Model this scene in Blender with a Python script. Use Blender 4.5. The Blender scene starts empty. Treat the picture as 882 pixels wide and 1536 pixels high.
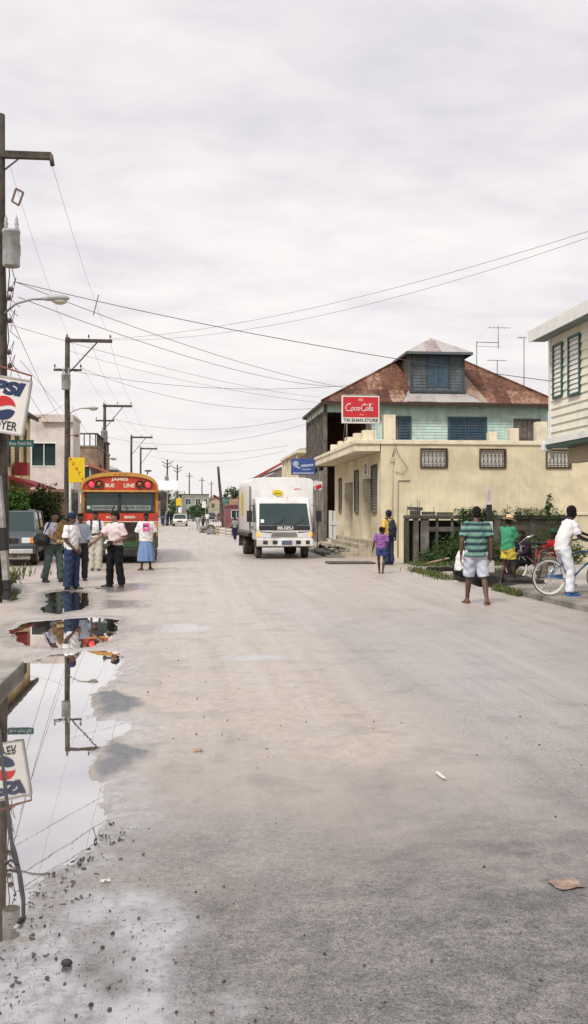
import bpy, bmesh, math, random
import numpy as np
from mathutils import Vector, Matrix, Euler
random.seed(7)
rng = np.random.default_rng(7)
R = math.radians
scene = bpy.context.scene
COL = scene.collection

# ---------------------------------------------------------------- survey of the place
# world: x = across the street (right +), y = along the street, z = up; the eye stands at 0,0
TH, F, EYE = R(5.94), 1500.0, 1.65
FW, RT = (math.sin(TH), math.cos(TH)), (math.cos(TH), -math.sin(TH))
def W(px, py, d):
    l = (px - 441) / F * d
    return Vector((FW[0]*d + RT[0]*l, FW[1]*d + RT[1]*l, EYE - (py - 768) / F * d))
def G(px, py, z=0.0):
    p = W(px, py, (EYE - z) * F / (py - 768)); p.z = z
    return p

# ---------------------------------------------------------------- mesh builder
class MB:
    def __init__(s):
        s.v, s.f, s.s, s.m, s.cur = [], [], [], [], 0
    def add(s, vs, fs, smooth=False):
        b = len(s.v)
        s.v.extend([tuple(v) for v in vs])
        for f in fs:
            s.f.append([b + i for i in f]); s.s.append(smooth); s.m.append(s.cur)
        return s
    def box(s, x0, x1, y0, y1, z0, z1):
        vs = [(x, y, z) for z in (z0, z1) for y in (y0, y1) for x in (x0, x1)]
        return s.add(vs, [(0,2,3,1),(4,5,7,6),(0,1,5,4),(2,6,7,3),(0,4,6,2),(1,3,7,5)])
    def obox(s, c, size, rot=(0,0,0)):
        M = Matrix.Translation(c) @ Euler(rot).to_matrix().to_4x4()
        a, b, d = size[0]/2, size[1]/2, size[2]/2
        vs = [M @ Vector((x, y, z)) for z in (-d, d) for y in (-b, b) for x in (-a, a)]
        return s.add(vs, [(0,2,3,1),(4,5,7,6),(0,1,5,4),(2,6,7,3),(0,4,6,2),(1,3,7,5)])
    def bar(s, p, q, w, h, up=(0,0,1)):
        p, q = Vector(p), Vector(q); t = (q-p).normalized(); up = Vector(up)
        if abs(t.dot(up)) > .98: up = Vector((0,1,0))
        a = t.cross(up).normalized()*w/2; b = a.normalized().cross(t).normalized()*h/2
        vs = [p-a-b, p+a-b, p+a+b, p-a+b, q-a-b, q+a-b, q+a+b, q-a+b]
        return s.add(vs, [(0,1,2,3),(7,6,5,4),(0,4,5,1),(1,5,6,2),(2,6,7,3),(3,7,4,0)])
    def tube(s, pts, r, n=8, cap=True, smooth=True, closed=False):
        pts = [Vector(p) for p in pts]; k = len(pts)
        rs = r if isinstance(r, (list, tuple)) else [r]*k
        prev = None; vs = []
        for i, p in enumerate(pts):
            if closed: t = pts[(i+1) % k] - pts[i-1]
            else: t = pts[min(i+1, k-1)] - pts[max(i-1, 0)]
            t = t.normalized() if t.length > 1e-9 else Vector((0,0,1))
            if prev is None:
                u = Vector((0,0,1)) if abs(t.z) < .9 else Vector((1,0,0))
                a = t.cross(u).normalized()
            else:
                a = (prev - t*prev.dot(t))
                a = a.normalized() if a.length > 1e-6 else t.orthogonal().normalized()
            prev = a; b = t.cross(a)
            vs += [p + (a*math.cos(6.28318*j/n) + b*math.sin(6.28318*j/n))*rs[i] for j in range(n)]
        fs = []
        for i in range(k if closed else k-1):
            i2 = (i+1) % k
            fs += [(i*n+j, i*n+(j+1) % n, i2*n+(j+1) % n, i2*n+j) for j in range(n)]
        s.add(vs, fs, smooth)
        if cap and not closed:
            b = len(s.v) - k*n
            s.f.append([b+j for j in range(n)][::-1]); s.s.append(False); s.m.append(s.cur)
            s.f.append([b+(k-1)*n+j for j in range(n)]); s.s.append(False); s.m.append(s.cur)
        return s
    def lathe(s, prof, n=16, M=None, smooth=True, a0=0, a1=None):
        M = M or Matrix(); full = a1 is None
        m = n if full else n+1; A = 6.283185 if full else a1-a0
        vs = [M @ Vector((r*math.cos(a0+A*j/n), r*math.sin(a0+A*j/n), z)) for r, z in prof for j in range(m)]
        fs = []
        for i in range(len(prof)-1):
            for j in range(n):
                j2 = (j+1) % m
                fs.append((i*m+j, i*m+j2, (i+1)*m+j2, (i+1)*m+j))
        return s.add(vs, fs, smooth)
    def prism(s, out, a, b, axis='y', smooth=False):
        # out: 2D outline; axis: extrusion direction ('y': out is x,z ; 'x': out is y,z ; 'z': out is x,y)
        def P(p, t):
            return {'y': (p[0], t, p[1]), 'x': (t, p[0], p[1]), 'z': (p[0], p[1], t)}[axis]
        n = len(out)
        vs = [P(p, a) for p in out] + [P(p, b) for p in out]
        s.add(vs, [[*range(n)][::-1], [*range(n, 2*n)]])
        b0 = len(s.v) - 2*n
        for i in range(n):
            s.f.append([b0+i, b0+(i+1) % n, b0+n+(i+1) % n, b0+n+i]); s.s.append(smooth); s.m.append(s.cur)
        return s
    def poly(s, pts): return s.add(pts, [[*range(len(pts))]])
    def ell(s, c, r, n=12, m=8, M=None):
        c = Vector(c); M = M or Matrix.Identity(3)
        if not isinstance(r, (tuple, list)): r = (r, r, r)
        vs = [c + M @ Vector((0, 0, -r[2]))]
        for i in range(1, m):
            p = -math.pi/2 + math.pi*i/m
            vs += [c + M @ Vector((r[0]*math.cos(p)*math.cos(6.283185*j/n), r[1]*math.cos(p)*math.sin(6.283185*j/n), r[2]*math.sin(p))) for j in range(n)]
        vs.append(c + M @ Vector((0, 0, r[2])))
        fs = [(0, 1+(j+1) % n, 1+j) for j in range(n)]
        for i in range(m-2):
            fs += [(1+i*n+j, 1+i*n+(j+1) % n, 1+(i+1)*n+(j+1) % n, 1+(i+1)*n+j) for j in range(n)]
        L = len(vs)-1; b = 1+(m-2)*n
        fs += [(b+j, b+(j+1) % n, L) for j in range(n)]
        return s.add(vs, fs, True)
    def cap(s, p, q, r1, r2, n=10):        # tapered capsule
        s.ell(p, r1, n, 6); s.ell(q, r2, n, 6)
        return s.tube([p, q], [r1, r2], n)
    def xf(s, M, start=0):
        for i in range(start, len(s.v)): s.v[i] = tuple(M @ Vector(s.v[i]))
        return s
    def mesh(s, name):
        me = bpy.data.meshes.new(name); me.from_pydata(s.v, [], s.f)
        me.polygons.foreach_set('use_smooth', s.s); me.polygons.foreach_set('material_index', s.m)
        bm = bmesh.new(); bm.from_mesh(me); bmesh.ops.recalc_face_normals(bm, faces=bm.faces); bm.to_mesh(me); bm.free()
        me.update(); return me
    def build(s, name, mats, parent=None, bevel=0, seg=2, label=None):
        return link(name, s.mesh(name), mats, parent, bevel, seg, label)

def link(name, me, mats, parent=None, bevel=0, seg=2, label=None):
    o = bpy.data.objects.new(name, me); COL.objects.link(o)
    for m in (mats if isinstance(mats, (list, tuple)) else [mats]): me.materials.append(m)
    if parent is not None: o.parent = parent
    if bevel:
        b = o.modifiers.new('bevel', 'BEVEL'); b.width = bevel; b.segments = seg; b.limit_method = 'ANGLE'; b.angle_limit = R(40)
    if label: o['label'] = label
    return o
def tag(o, label=None, cat=None, group=None, kind=None):
    for k, v in (('label', label), ('category', cat), ('group', group), ('kind', kind)):
        if v: o[k] = v
    return o
def thing(name, label, cat, loc=(0,0,0), rz=0, group=None):
    o = bpy.data.objects.new(name, None); COL.objects.link(o); o.empty_display_size = .2
    o.location = loc; o.rotation_euler = (0, 0, rz)
    return tag(o, label, cat, group)
def copy_tree(o, parent=None, loc=None, rz=None, label=None):
    c = o.copy(); COL.objects.link(c)
    if parent is not None: c.parent = parent
    if loc is not None: c.location = loc
    if rz is not None: c.rotation_euler = (0, 0, rz)
    if label: c['label'] = label
    for ch in [x for x in bpy.data.objects if x.parent == o]: copy_tree(ch, c)
    return c

# ---------------------------------------------------------------- materials
def nt(m):
    m.use_nodes = True; t = m.node_tree; t.nodes.clear(); return t
def node(t, typ, **kw):
    n = t.nodes.new(typ)
    for k, v in kw.items():
        if k.startswith('i_'):
            key = k[2:]; key = int(key) if key.isdigit() else key.replace('_', ' ')
            n.inputs[key].default_value = v
        else: setattr(n, k, v)
    return n
def c4(c): return (c[0], c[1], c[2], 1)
def mixc(t, fac, a, b, mode='MIX'):
    n = t.nodes.new('ShaderNodeMix'); n.data_type = 'RGBA'; n.blend_type = mode
    for k, v in ((0, fac), (6, a), (7, b)):
        if hasattr(v, 'is_output') or isinstance(v, bpy.types.NodeSocket): t.links.new(v, n.inputs[k])
        else: n.inputs[k].default_value = c4(v) if k else v
    return n.outputs[2]
def ramp(t, fac, stops):
    n = t.nodes.new('ShaderNodeValToRGB'); t.links.new(fac, n.inputs[0]); e = n.color_ramp.elements
    while len(e) < len(stops): e.new(.5)
    for i, (p, c) in enumerate(stops):
        e[i].position = p; e[i].color = c4(c) if isinstance(c, (tuple, list)) else (c, c, c, 1)
    return n.outputs[0]
def coords(t, scale=(1,1,1), src='Object'):
    tc = t.nodes.new('ShaderNodeTexCoord'); mp = t.nodes.new('ShaderNodeMapping'); mp.inputs['Scale'].default_value = scale
    t.links.new(tc.outputs[src], mp.inputs['Vector']); return mp.outputs[0]
def noisef(t, vec, scale, detail=4, rough=.6, dist=0):
    n = node(t, 'ShaderNodeTexNoise', i_Scale=scale, i_Detail=detail, i_Roughness=rough, i_Distortion=dist)
    t.links.new(vec, n.inputs['Vector']); return n.outputs[0]
def math_(t, op, a, b=None, c=None, clamp=False):
    n = t.nodes.new('ShaderNodeMath'); n.operation = op; n.use_clamp = clamp
    for i, v in enumerate((a, b, c)):
        if v is None: continue
        if isinstance(v, bpy.types.NodeSocket): t.links.new(v, n.inputs[i])
        else: n.inputs[i].default_value = v
    return n.outputs[0]
def finish(t, col, rough=.7, metal=0, spec=.4, bump=None, bstr=.3, bdist=.01, emit=None, estr=0, coat=0):
    b = t.nodes.new('ShaderNodeBsdfPrincipled'); o = t.nodes.new('ShaderNodeOutputMaterial')
    for k, v in (('Base Color', col), ('Roughness', rough), ('Metallic', metal), ('Specular IOR Level', spec), ('Coat Weight', coat)):
        if isinstance(v, bpy.types.NodeSocket): t.links.new(v, b.inputs[k])
        else: b.inputs[k].default_value = c4(v) if k == 'Base Color' else v
    if emit: b.inputs['Emission Color'].default_value = c4(emit); b.inputs['Emission Strength'].default_value = estr
    if bump is not None:
        n = node(t, 'ShaderNodeBump', i_Strength=bstr, i_Distance=bdist); t.links.new(bump, n.inputs['Height'])
        t.links.new(n.outputs[0], b.inputs['Normal'])
    t.links.new(b.outputs[0], o.inputs[0]); return b
MATS = {}
def mat(name, col, rough=.7, var=.14, scale=3, dirt=None, damt=.0, dscale=1.2, streak=0, bump=0, bscale=40, metal=0, spec=.4, emit=None, estr=0, coat=0):
    if name in MATS: return MATS[name]
    m = bpy.data.materials.new(name); t = nt(m); v = coords(t)
    n = noisef(t, v, scale, 5)
    f = ramp(t, n, [(.3, 0.), (.7, 1.)])
    c = mixc(t, f, [x*(1-var) for x in col], [min(1, x*(1+var)) for x in col])
    if dirt:
        d = ramp(t, noisef(t, v, dscale, 6, .65, .4), [(.62-damt*.5, 0.), (.8-damt*.4, 1.)])
        c = mixc(t, math_(t, 'MULTIPLY', d, min(1, .35+damt)), c, dirt)
    if streak:
        v2 = coords(t, (7, 7, .35)); d = ramp(t, noisef(t, v2, 1.5, 4), [(.45, 0.), (.75, 1.)])
        c = mixc(t, math_(t, 'MULTIPLY', d, streak), c, [x*.35 for x in col])
    finish(t, c, rough, metal, spec, noisef(t, v, bscale, 4) if bump else None, bump, .01, emit, estr, coat)
    MATS[name] = m; return m
def mat_leaf(name, cols, rough=.55):
    m = bpy.data.materials.new(name); t = nt(m)
    g = t.nodes.new('ShaderNodeNewGeometry')
    c = ramp(t, g.outputs['Random Per Island'], [(i/(len(cols)-1), c) for i, c in enumerate(cols)])
    b = finish(t, c, rough, spec=.3)
    tr = t.nodes.new('ShaderNodeBsdfTranslucent'); t.links.new(c, tr.inputs[0])
    mx = node(t, 'ShaderNodeMixShader', i_0=.25); o = [n for n in t.nodes if n.type == 'OUTPUT_MATERIAL'][0]
    t.links.new(b.outputs[0], mx.inputs[1]); t.links.new(tr.outputs[0], mx.inputs[2]); t.links.new(mx.outputs[0], o.inputs[0])
    return m

# ---------------------------------------------------------------- lettering (as flat mesh)
def text_mesh(body, shear=0, bold=0):
    cu = bpy.data.curves.new('lettering', 'FONT'); cu.body = body; cu.shear = shear; cu.offset = bold; cu.resolution_u = 3
    cu.align_x = 'CENTER'; cu.align_y = 'CENTER'
    o = bpy.data.objects.new('lettering', cu); COL.objects.link(o)
    dg = bpy.context.evaluated_depsgraph_get(); me = bpy.data.meshes.new_from_object(o.evaluated_get(dg))
    bpy.data.objects.remove(o); bpy.data.curves.remove(cu); return me
def lettering(name, body, w, h, m, parent, loc, rz=0, shear=0, bold=.01, tilt=0):
    """text of width w and height h, upright, facing local -y, centre at loc"""
    me = text_mesh(body, shear, bold); n = len(me.vertices)
    a = np.empty(n*3, 'f'); me.vertices.foreach_get('co', a); a = a.reshape(-1, 3)
    lo, hi = a.min(0), a.max(0); c = (lo+hi)/2; sz = hi-lo
    x = (a[:, 0]-c[0])*w/sz[0]; z = (a[:, 1]-c[1])*h/sz[1]
    ct, st = math.cos(tilt), math.sin(tilt); x, z = x*ct-z*st, x*st+z*ct
    cr, sr = math.cos(rz), math.sin(rz)
    b = np.stack([x*cr+loc[0], x*sr+loc[1], z+loc[2]], 1).astype('f')
    me.vertices.foreach_set('co', b.ravel()); me.update()
    me.materials.clear()
    return link(name, me, m, parent)

# ---------------------------------------------------------------- foliage
def leaf_mesh(name, blobs, n, size, mat_, parent=None, up=.3, clump=0):
    """blobs: (centre, radii, weight); n leaves of about `size` m"""
    w = np.array([b[2] if len(b) > 2 else 1 for b in blobs], float); w /= w.sum()
    k = rng.choice(len(blobs), n, p=w)
    C = np.array([b[0] for b in blobs], float)[k]; Rr = np.array([b[1] for b in blobs], float)[k]
    d = rng.normal(size=(n, 3)); d /= np.linalg.norm(d, axis=1)[:, None]
    P = C + d*Rr*(rng.random((n, 1))**.45)
    if clump:
        nc = max(4, n//clump); cc = P[rng.choice(n, nc)]; j = rng.choice(nc, n)
        P = cc[j] + rng.normal(size=(n, 3))*Rr.mean()*.16
    a = rng.normal(size=(n, 3)); a[:, 2] = a[:, 2]*.6 - up; a /= np.linalg.norm(a, axis=1)[:, None]
    b = np.cross(a, rng.normal(size=(n, 3))); b /= np.linalg.norm(b, axis=1)[:, None]
    s = size*(.6+.8*rng.random((n, 1)))
    V = np.stack([P - a*s*.5, P + b*s*.28, P + a*s*.5, P - b*s*.28], 1).reshape(-1, 3)
    V[:, 2] = np.maximum(V[:, 2], .004 if parent is None else V[:, 2].min())
    me = bpy.data.meshes.new(name)
    me.from_pydata(V.tolist(), [], np.arange(4*n).reshape(-1, 4).tolist()); me.update()
    return link(name, me, mat_, parent)
def blade_mesh(name, pts, h, mat_, parent=None, w=.012, lean=.5):
    n = len(pts); P = np.array(pts, float); a = rng.random(n)*6.28
    hh = h*(.5+.9*rng.random(n)); D = np.stack([np.cos(a), np.sin(a), 0*a], 1); S = np.stack([-np.sin(a), np.cos(a), 0*a], 1)*w
    mid = P + D*(lean*.3*hh)[:, None] + np.array([0,0,1])*(hh*.6)[:, None]
    tip = P + D*(lean*hh)[:, None] + np.array([0,0,1])*hh[:, None]
    V = np.stack([P-S, P+S, mid+S*.7, tip, mid-S*.7], 1).reshape(-1, 3)
    me = bpy.data.meshes.new(name); me.from_pydata(V.tolist(), [], np.arange(5*n).reshape(-1, 5).tolist()); me.update()
    return link(name, me, mat_, parent)
# ================================================================ ground, road, puddles
def vnoise(x, y, seed=0):
    xi, yi = np.floor(x).astype(np.int64), np.floor(y).astype(np.int64); fx, fy = x-xi, y-yi
    fx, fy = fx*fx*(3-2*fx), fy*fy*(3-2*fy)
    def h(a, b):
        n = (a*374761393 + b*668265263 + seed*974711) & 0x7fffffff
        n = ((n ^ (n >> 13))*1274126177) & 0x7fffffff
        return ((n ^ (n >> 16)) & 0xffff)/65535.
    return (h(xi, yi)*(1-fx)+h(xi+1, yi)*fx)*(1-fy)+(h(xi, yi+1)*(1-fx)+h(xi+1, yi+1)*fx)*fy
def fbm(x, y, seed=0, o=4):
    r, a, t = 0, 1, 0
    for i in range(o):
        r = r + a*vnoise(x*2**i, y*2**i, seed+i*17); t += a; a *= .5
    return r/t
def sstep(a, b, x):
    t = np.clip((x-a)/(b-a), 0, 1); return t*t*(3-2*t)
def sdf(poly, X, Y):
    d = np.full(X.shape, 1e9); ins = np.zeros(X.shape, bool); n = len(poly)
    for i in range(n):
        ax, ay = poly[i]; bx, by = poly[(i+1) % n]; ex, ey = bx-ax, by-ay
        t = np.clip(((X-ax)*ex+(Y-ay)*ey)/(ex*ex+ey*ey+1e-12), 0, 1)
        d = np.minimum(d, np.hypot(X-ax-t*ex, Y-ay-t*ey))
        c = ((ay > Y) != (by > Y)) & (X < (bx-ax)*(Y-ay)/(by-ay+1e-12)+ax); ins ^= c
    return np.where(ins, -d, d)
def gp(pts): return [tuple(G(*p)[:2]) for p in pts]

PUDDLES = {
 'kerb': gp([(-60,1010),(45,992),(80,981),(130,975),(178,976),(186,990),(172,1003),(178,1018),(150,1032),(136,1045),(148,1062),(150,1078),(196,1080),(200,1094),(180,1104),(165,1112),(150,1130),(134,1160),(150,1180),(166,1210),(158,1245),(125,1280),(85,1305),(52,1330),(42,1365),(20,1395),(-60,1420)]),
 'mid': gp([(14,945),(40,932),(90,928),(140,925),(176,929),(178,942),(168,958),(140,969),(90,971),(45,967),(22,958)]),
 'far': gp([(62,890),(95,885),(134,889),(138,902),(118,914),(90,921),(58,915),(70,903)]),
 'pole': gp([(-40,880),(20,879),(32,884),(30,898),(8,903),(-40,904)]),
}
FILMS = [gp([(150,1345),(215,1350),(270,1400),(320,1450),(330,1536),(330,1640),(60,1640),(110,1500),(165,1440),(140,1390)]),
         gp([(140,899),(220,901),(210,911),(150,914)]),
         gp([(-20,1390),(60,1400),(120,1450),(60,1560),(-20,1560)]),
         gp([(200,938),(300,936),(330,944),(250,950),(190,948)]), gp([(330,985),(420,980),(430,988),(350,995)]),
         gp([(150,880),(215,874),(215,884),(160,890)])]
GRAVEL = [gp([(140,1040),(175,1036),(214,1052),(200,1068),(150,1078)]), gp([(150,1122),(175,1110),(228,1130),(205,1150),(170,1166),(140,1168)])]
CULVERT = [(6.42,21.4),(7.5,21.2),(7.7,26.6),(6.5,27.2)]
us = np.concatenate([np.arange(-14,-5.5,.2), np.arange(-5.5,-3,.035), np.arange(-3,1.1,.013), np.arange(1.1,3.4,.045), np.arange(3.4,6,.1), np.arange(6,8,.05), np.arange(8,24,.4)])
vs = [1.2]
while vs[-1] < 320: vs.append(vs[-1]*(1.0058 if vs[-1] < 36 else 1.02))
vs = np.array(vs)
U, V = np.meshgrid(us, vs); sh = U.shape
z = .010*(fbm(U*1.3, V*1.3, 3)-.5) + .005*(fbm(U*8, V*8, 5)-.5)
lose = sstep(2.2, -1.2, U - .1*V*0) * sstep(30, 8, V)              # loose grit towards the gutter
z += (.004*(vnoise(U*45, V*45, 9)-.5) + .0022*(vnoise(U*100, V*100, 31)-.5))*(.35+lose)
s_all = np.full(sh, 9.)
for nme, P in PUDDLES.items():
    a = np.array(P); m = (U > a[:,0].min()-1.2) & (U < a[:,0].max()+1.2) & (V > a[:,1].min()-1.5) & (V < a[:,1].max()+1.5)
    s_all[m] = np.minimum(s_all[m], sdf(P, U[m], V[m]))
k = np.clip(V/14, .35, 1)
s = s_all + (fbm(U*2.6, V*1.6, 21)-.5)*.22*k + (fbm(U*13, V*9, 23)-.5)*.10
gsd = np.full(sh, 9.)
for P in GRAVEL:
    a = np.array(P); m = (U > a[:,0].min()-1) & (U < a[:,0].max()+1) & (V > a[:,1].min()-1) & (V < a[:,1].max()+1)
    gsd[m] = np.minimum(gsd[m], sdf(P, U[m], V[m]))
gsd = gsd + (fbm(U*7, V*5, 41)-.5)*.16
grav = sstep(.05, -.08, gsd)
WATER = -.012
dz = np.clip(WATER + s*.085, -.045, 0)
dz = dz*(1-grav) + grav*(.006 + .012*vnoise(U*38, V*38, 51) + .008*vnoise(U*80, V*80, 52))
z = z + dz
film = np.full(sh, 9.)
for P in FILMS: film = np.minimum(film, sdf(P, U, V))
film = film + (fbm(U*4, V*3, 61)-.5)*.5
wet = np.maximum(sstep(.45, .02, s + (fbm(U*5, V*5, 71)-.5)*.3)*.9, sstep(.18, -.12, film))
wet = wet*(1-.85*grav)
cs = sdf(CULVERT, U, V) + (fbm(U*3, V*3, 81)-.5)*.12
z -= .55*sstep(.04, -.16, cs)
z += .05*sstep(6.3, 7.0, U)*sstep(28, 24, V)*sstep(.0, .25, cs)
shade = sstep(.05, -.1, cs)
# dusty strip against bare asphalt, and foreground grime with vignette and grazing falloff painted in
edge = U + .030*(V-6)**1 - 1.1*(fbm(U*.6, V*.3, 91)-.5) - .25*(fbm(U*5, V*2, 92)-.5)
dust = sstep(2.7, 1.3, edge)*sstep(3.4, 8.0, V + 2.6*(fbm(U*1.2, V*.6, 93)-.5))
dust = np.maximum(dust, sstep(9, 22, V + 3*(fbm(U*.6, V*.2, 95)-.5))*.9)
dust = np.clip(dust + .25*sstep(5.2, 6.6, U), 0, 1)
grime_falloff = sstep(7.6, 3.4, V + 2.6*(fbm(U*1.7, V*1.2, 97)-.5))*(.75+.25*sstep(-.5, 1.2, U))
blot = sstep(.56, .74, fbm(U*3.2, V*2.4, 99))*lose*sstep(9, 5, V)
grime_falloff = np.clip(np.maximum(grime_falloff, blot), 0, 1)
me = bpy.data.meshes.new('road'); nv = U.size
me.vertices.add(nv); me.vertices.foreach_set('co', np.stack([U, V, z], -1).astype('f').ravel())
nr, nc = sh; i = np.arange((nr-1)*nc).reshape(nr-1, nc)[:, :-1].ravel()
Q = np.stack([i, i+1, i+1+nc, i+nc], 1).astype('i'); nf = len(Q)
me.loops.add(nf*4); me.loops.foreach_set('vertex_index', Q.ravel())
me.polygons.add(nf); me.polygons.foreach_set('loop_start', np.arange(0, nf*4, 4).astype('i'))
me.polygons.foreach_set('use_smooth', np.ones(nf, bool)); me.update(calc_edges=True)
for nme, a in (('wet', wet), ('dust', dust), ('grime_falloff', grime_falloff), ('gravel', grav), ('shade', shade), ('film', sstep(.14, -.12, film))):
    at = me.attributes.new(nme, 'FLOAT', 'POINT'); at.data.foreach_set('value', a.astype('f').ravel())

m_road = bpy.data.materials.new('worn_asphalt'); t = nt(m_road); v = coords(t)
def attr(nm): return node(t, 'ShaderNodeAttribute', attribute_name=nm).outputs['Fac']
n1 = noisef(t, v, 95, 4, .7); n2 = noisef(t, v, 9, 5, .6); n3 = noisef(t, v, .8, 4, .6)
n4 = noisef(t, coords(t, (2.2, .09, 1)), 1.6, 4, .6, .3)
spk = noisef(t, v, 230, 2, .5)
n5 = noisef(t, v, 34, 3, .7); ng = math_(t, 'ADD', math_(t, 'MULTIPLY', n1, .5), math_(t, 'ADD', math_(t, 'MULTIPLY', n5, .3), math_(t, 'MULTIPLY', spk, .2)))
asph = mixc(t, ramp(t, ng, [(.40, 0.), (.49, .42), (.62, 1.)]), (.125,.117,.117), (.50,.465,.44))
dustc = mixc(t, ramp(t, n2, [(.3, 0.), (.7, 1.)]), (.41,.335,.27), (.545,.465,.39))
dustc = mixc(t, math_(t, 'MULTIPLY', ramp(t, ng, [(.47, 0.), (.60, 1.)]), .8), dustc, (.20,.17,.148))
dm = math_(t, 'ADD', attr('dust'), math_(t, 'MULTIPLY', math_(t, 'SUBTRACT', n3, .5), .55), clamp=True)
dm = math_(t, 'MULTIPLY', dm, math_(t, 'ADD', math_(t, 'MULTIPLY', n2, .7), .55), clamp=True)
c = mixc(t, dm, asph, dustc)
c = mixc(t, math_(t, 'MULTIPLY', ramp(t, n4, [(.5, 0.), (.72, 1.)]), .22), c, (.50,.46,.43))
c = mixc(t, math_(t, 'MULTIPLY', ramp(t, n4, [(.28, 1.), (.45, 0.)]), .2), c, (.19,.175,.165))
gm = math_(t, 'MULTIPLY', attr('grime_falloff'), ramp(t, math_(t, 'ADD', math_(t, 'MULTIPLY', n2, .5), math_(t, 'MULTIPLY', noisef(t, v, 2.6, 5, .6), .5)), [(.40, .45), (.58, 1.)]))
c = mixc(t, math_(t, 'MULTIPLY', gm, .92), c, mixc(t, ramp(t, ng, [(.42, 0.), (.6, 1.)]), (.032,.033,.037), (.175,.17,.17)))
c = mixc(t, math_(t, 'MULTIPLY', ramp(t, noisef(t, v, 1.9, 5, .65, .4), [(.52, 0.), (.64, 1.)]), .30), c, (.10,.092,.088))
c = mixc(t, attr('gravel'), c, mixc(t, ramp(t, spk, [(.35, 0.), (.65, 1.)]), (.04,.042,.05), (.30,.31,.335)))
vo = node(t, 'ShaderNodeTexVoronoi', i_Scale=17, i_Randomness=1.0); t.links.new(v, vo.inputs['Vector'])
st = math_(t, 'MULTIPLY', ramp(t, vo.outputs[0], [(.10, 1.), (.17, 0.)]), ramp(t, noisef(t, v, 2.3, 4), [(.5, 0.), (.62, 1.)]))
c = mixc(t, math_(t, 'MULTIPLY', st, .7), c, (.07,.065,.06))
c = mixc(t, math_(t, 'MULTIPLY', ramp(t, spk, [(.62, 0.), (.72, 1.)]), .45), c, (.52,.49,.46))
wf = math_(t, 'MULTIPLY', attr('wet'), ramp(t, math_(t, 'ADD', math_(t, 'MULTIPLY', noisef(t, v, 14, 4), .6), math_(t, 'MULTIPLY', n5, .4)), [(.38, .15), (.56, 1.)]))
c = mixc(t, math_(t, 'MULTIPLY', wf, .6), c, (.085,.075,.068))
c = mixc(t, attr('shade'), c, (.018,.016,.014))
rg = math_(t, 'SUBTRACT', .72, math_(t, 'MULTIPLY', wf, .42))
bs = finish(t, c, rg, spec=.35, bump=math_(t, 'ADD', n1, math_(t, 'MULTIPLY', spk, .6)), bstr=.7, bdist=.008)
gl = node(t, 'ShaderNodeBsdfGlossy', i_Roughness=.2); gl.inputs[0].default_value = (.95,.95,.97,1)
lw = node(t, 'ShaderNodeLayerWeight', i_Blend=.5)
fa = math_(t, 'MULTIPLY', wf, math_(t, 'MULTIPLY', ramp(t, lw.outputs['Facing'], [(.3, .12), (.62, .62), (.95, .85)]), ramp(t, n2, [(.3, .3), (.6, 1.)])))
# damp sheen at grazing view, and the thin film of water on the mud
gs = node(t, 'ShaderNodeBsdfGlossy', i_Roughness=.42); gs.inputs[0].default_value = (.95,.93,.93,1)
sn = math_(t, 'MULTIPLY', ramp(t, lw.outputs['Facing'], [(.62, .02), (.84, .30), (.95, .46)]), ramp(t, math_(t, 'ADD', math_(t, 'MULTIPLY', n4, .6), math_(t, 'MULTIPLY', n3, .4)), [(.35, .55), (.62, 1.)]))
sn = math_(t, 'MULTIPLY', sn, math_(t, 'SUBTRACT', 1.0, attr('gravel')))
m0 = node(t, 'ShaderNodeMixShader'); t.links.new(sn, m0.inputs[0]); t.links.new(bs.outputs[0], m0.inputs[1]); t.links.new(gs.outputs[0], m0.inputs[2])
fl = math_(t, 'MULTIPLY', attr('film'), ramp(t, math_(t, 'ADD', math_(t, 'MULTIPLY', noisef(t, v, 11, 4), .6), math_(t, 'MULTIPLY', n5, .4)), [(.36, .22), (.52, .62)]))
fa = math_(t, 'MAXIMUM', fa, fl)
mx = node(t, 'ShaderNodeMixShader'); t.links.new(fa, mx.inputs[0]); t.links.new(m0.outputs[0], mx.inputs[1]); t.links.new(gl.outputs[0], mx.inputs[2])
t.links.new(mx.outputs[0], [n for n in t.nodes if n.type == 'OUTPUT_MATERIAL'][0].inputs[0])
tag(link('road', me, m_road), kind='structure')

m_water = bpy.data.materials.new('muddy_water'); t = nt(m_water); v = coords(t)
df = node(t, 'ShaderNodeBsdfDiffuse'); df.inputs[0].default_value = (.13,.105,.082,1)
gl = node(t, 'ShaderNodeBsdfGlossy', i_Roughness=.012); gl.inputs[0].default_value = (.97,.97,.98,1)
lw = node(t, 'ShaderNodeLayerWeight', i_Blend=.5)
bmp = node(t, 'ShaderNodeBump', i_Strength=.035, i_Distance=.004); t.links.new(noisef(t, v, 3.2, 3), bmp.inputs['Height']); t.links.new(bmp.outputs[0], gl.inputs['Normal'])
mx = node(t, 'ShaderNodeMixShader'); t.links.new(ramp(t, lw.outputs['Facing'], [(.3, .12), (.66, .68), (.9, .95)]), mx.inputs[0])
t.links.new(df.outputs[0], mx.inputs[1]); t.links.new(gl.outputs[0], mx.inputs[2])
o = t.nodes.new('ShaderNodeOutputMaterial'); t.links.new(mx.outputs[0], o.inputs[0])
for pi, (nme, P) in enumerate(PUDDLES.items()):
    WZ = WATER-.0004*pi
    a = np.array(P); lo, hi = a.min(0)-.3, a.max(0)+.3
    b = MB(); b.poly([(lo[0], lo[1], WZ), (hi[0], lo[1], WZ), (hi[0], hi[1], WZ), (lo[0], hi[1], WZ)])
    tag(b.build('puddle', m_water), kind='structure')

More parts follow.
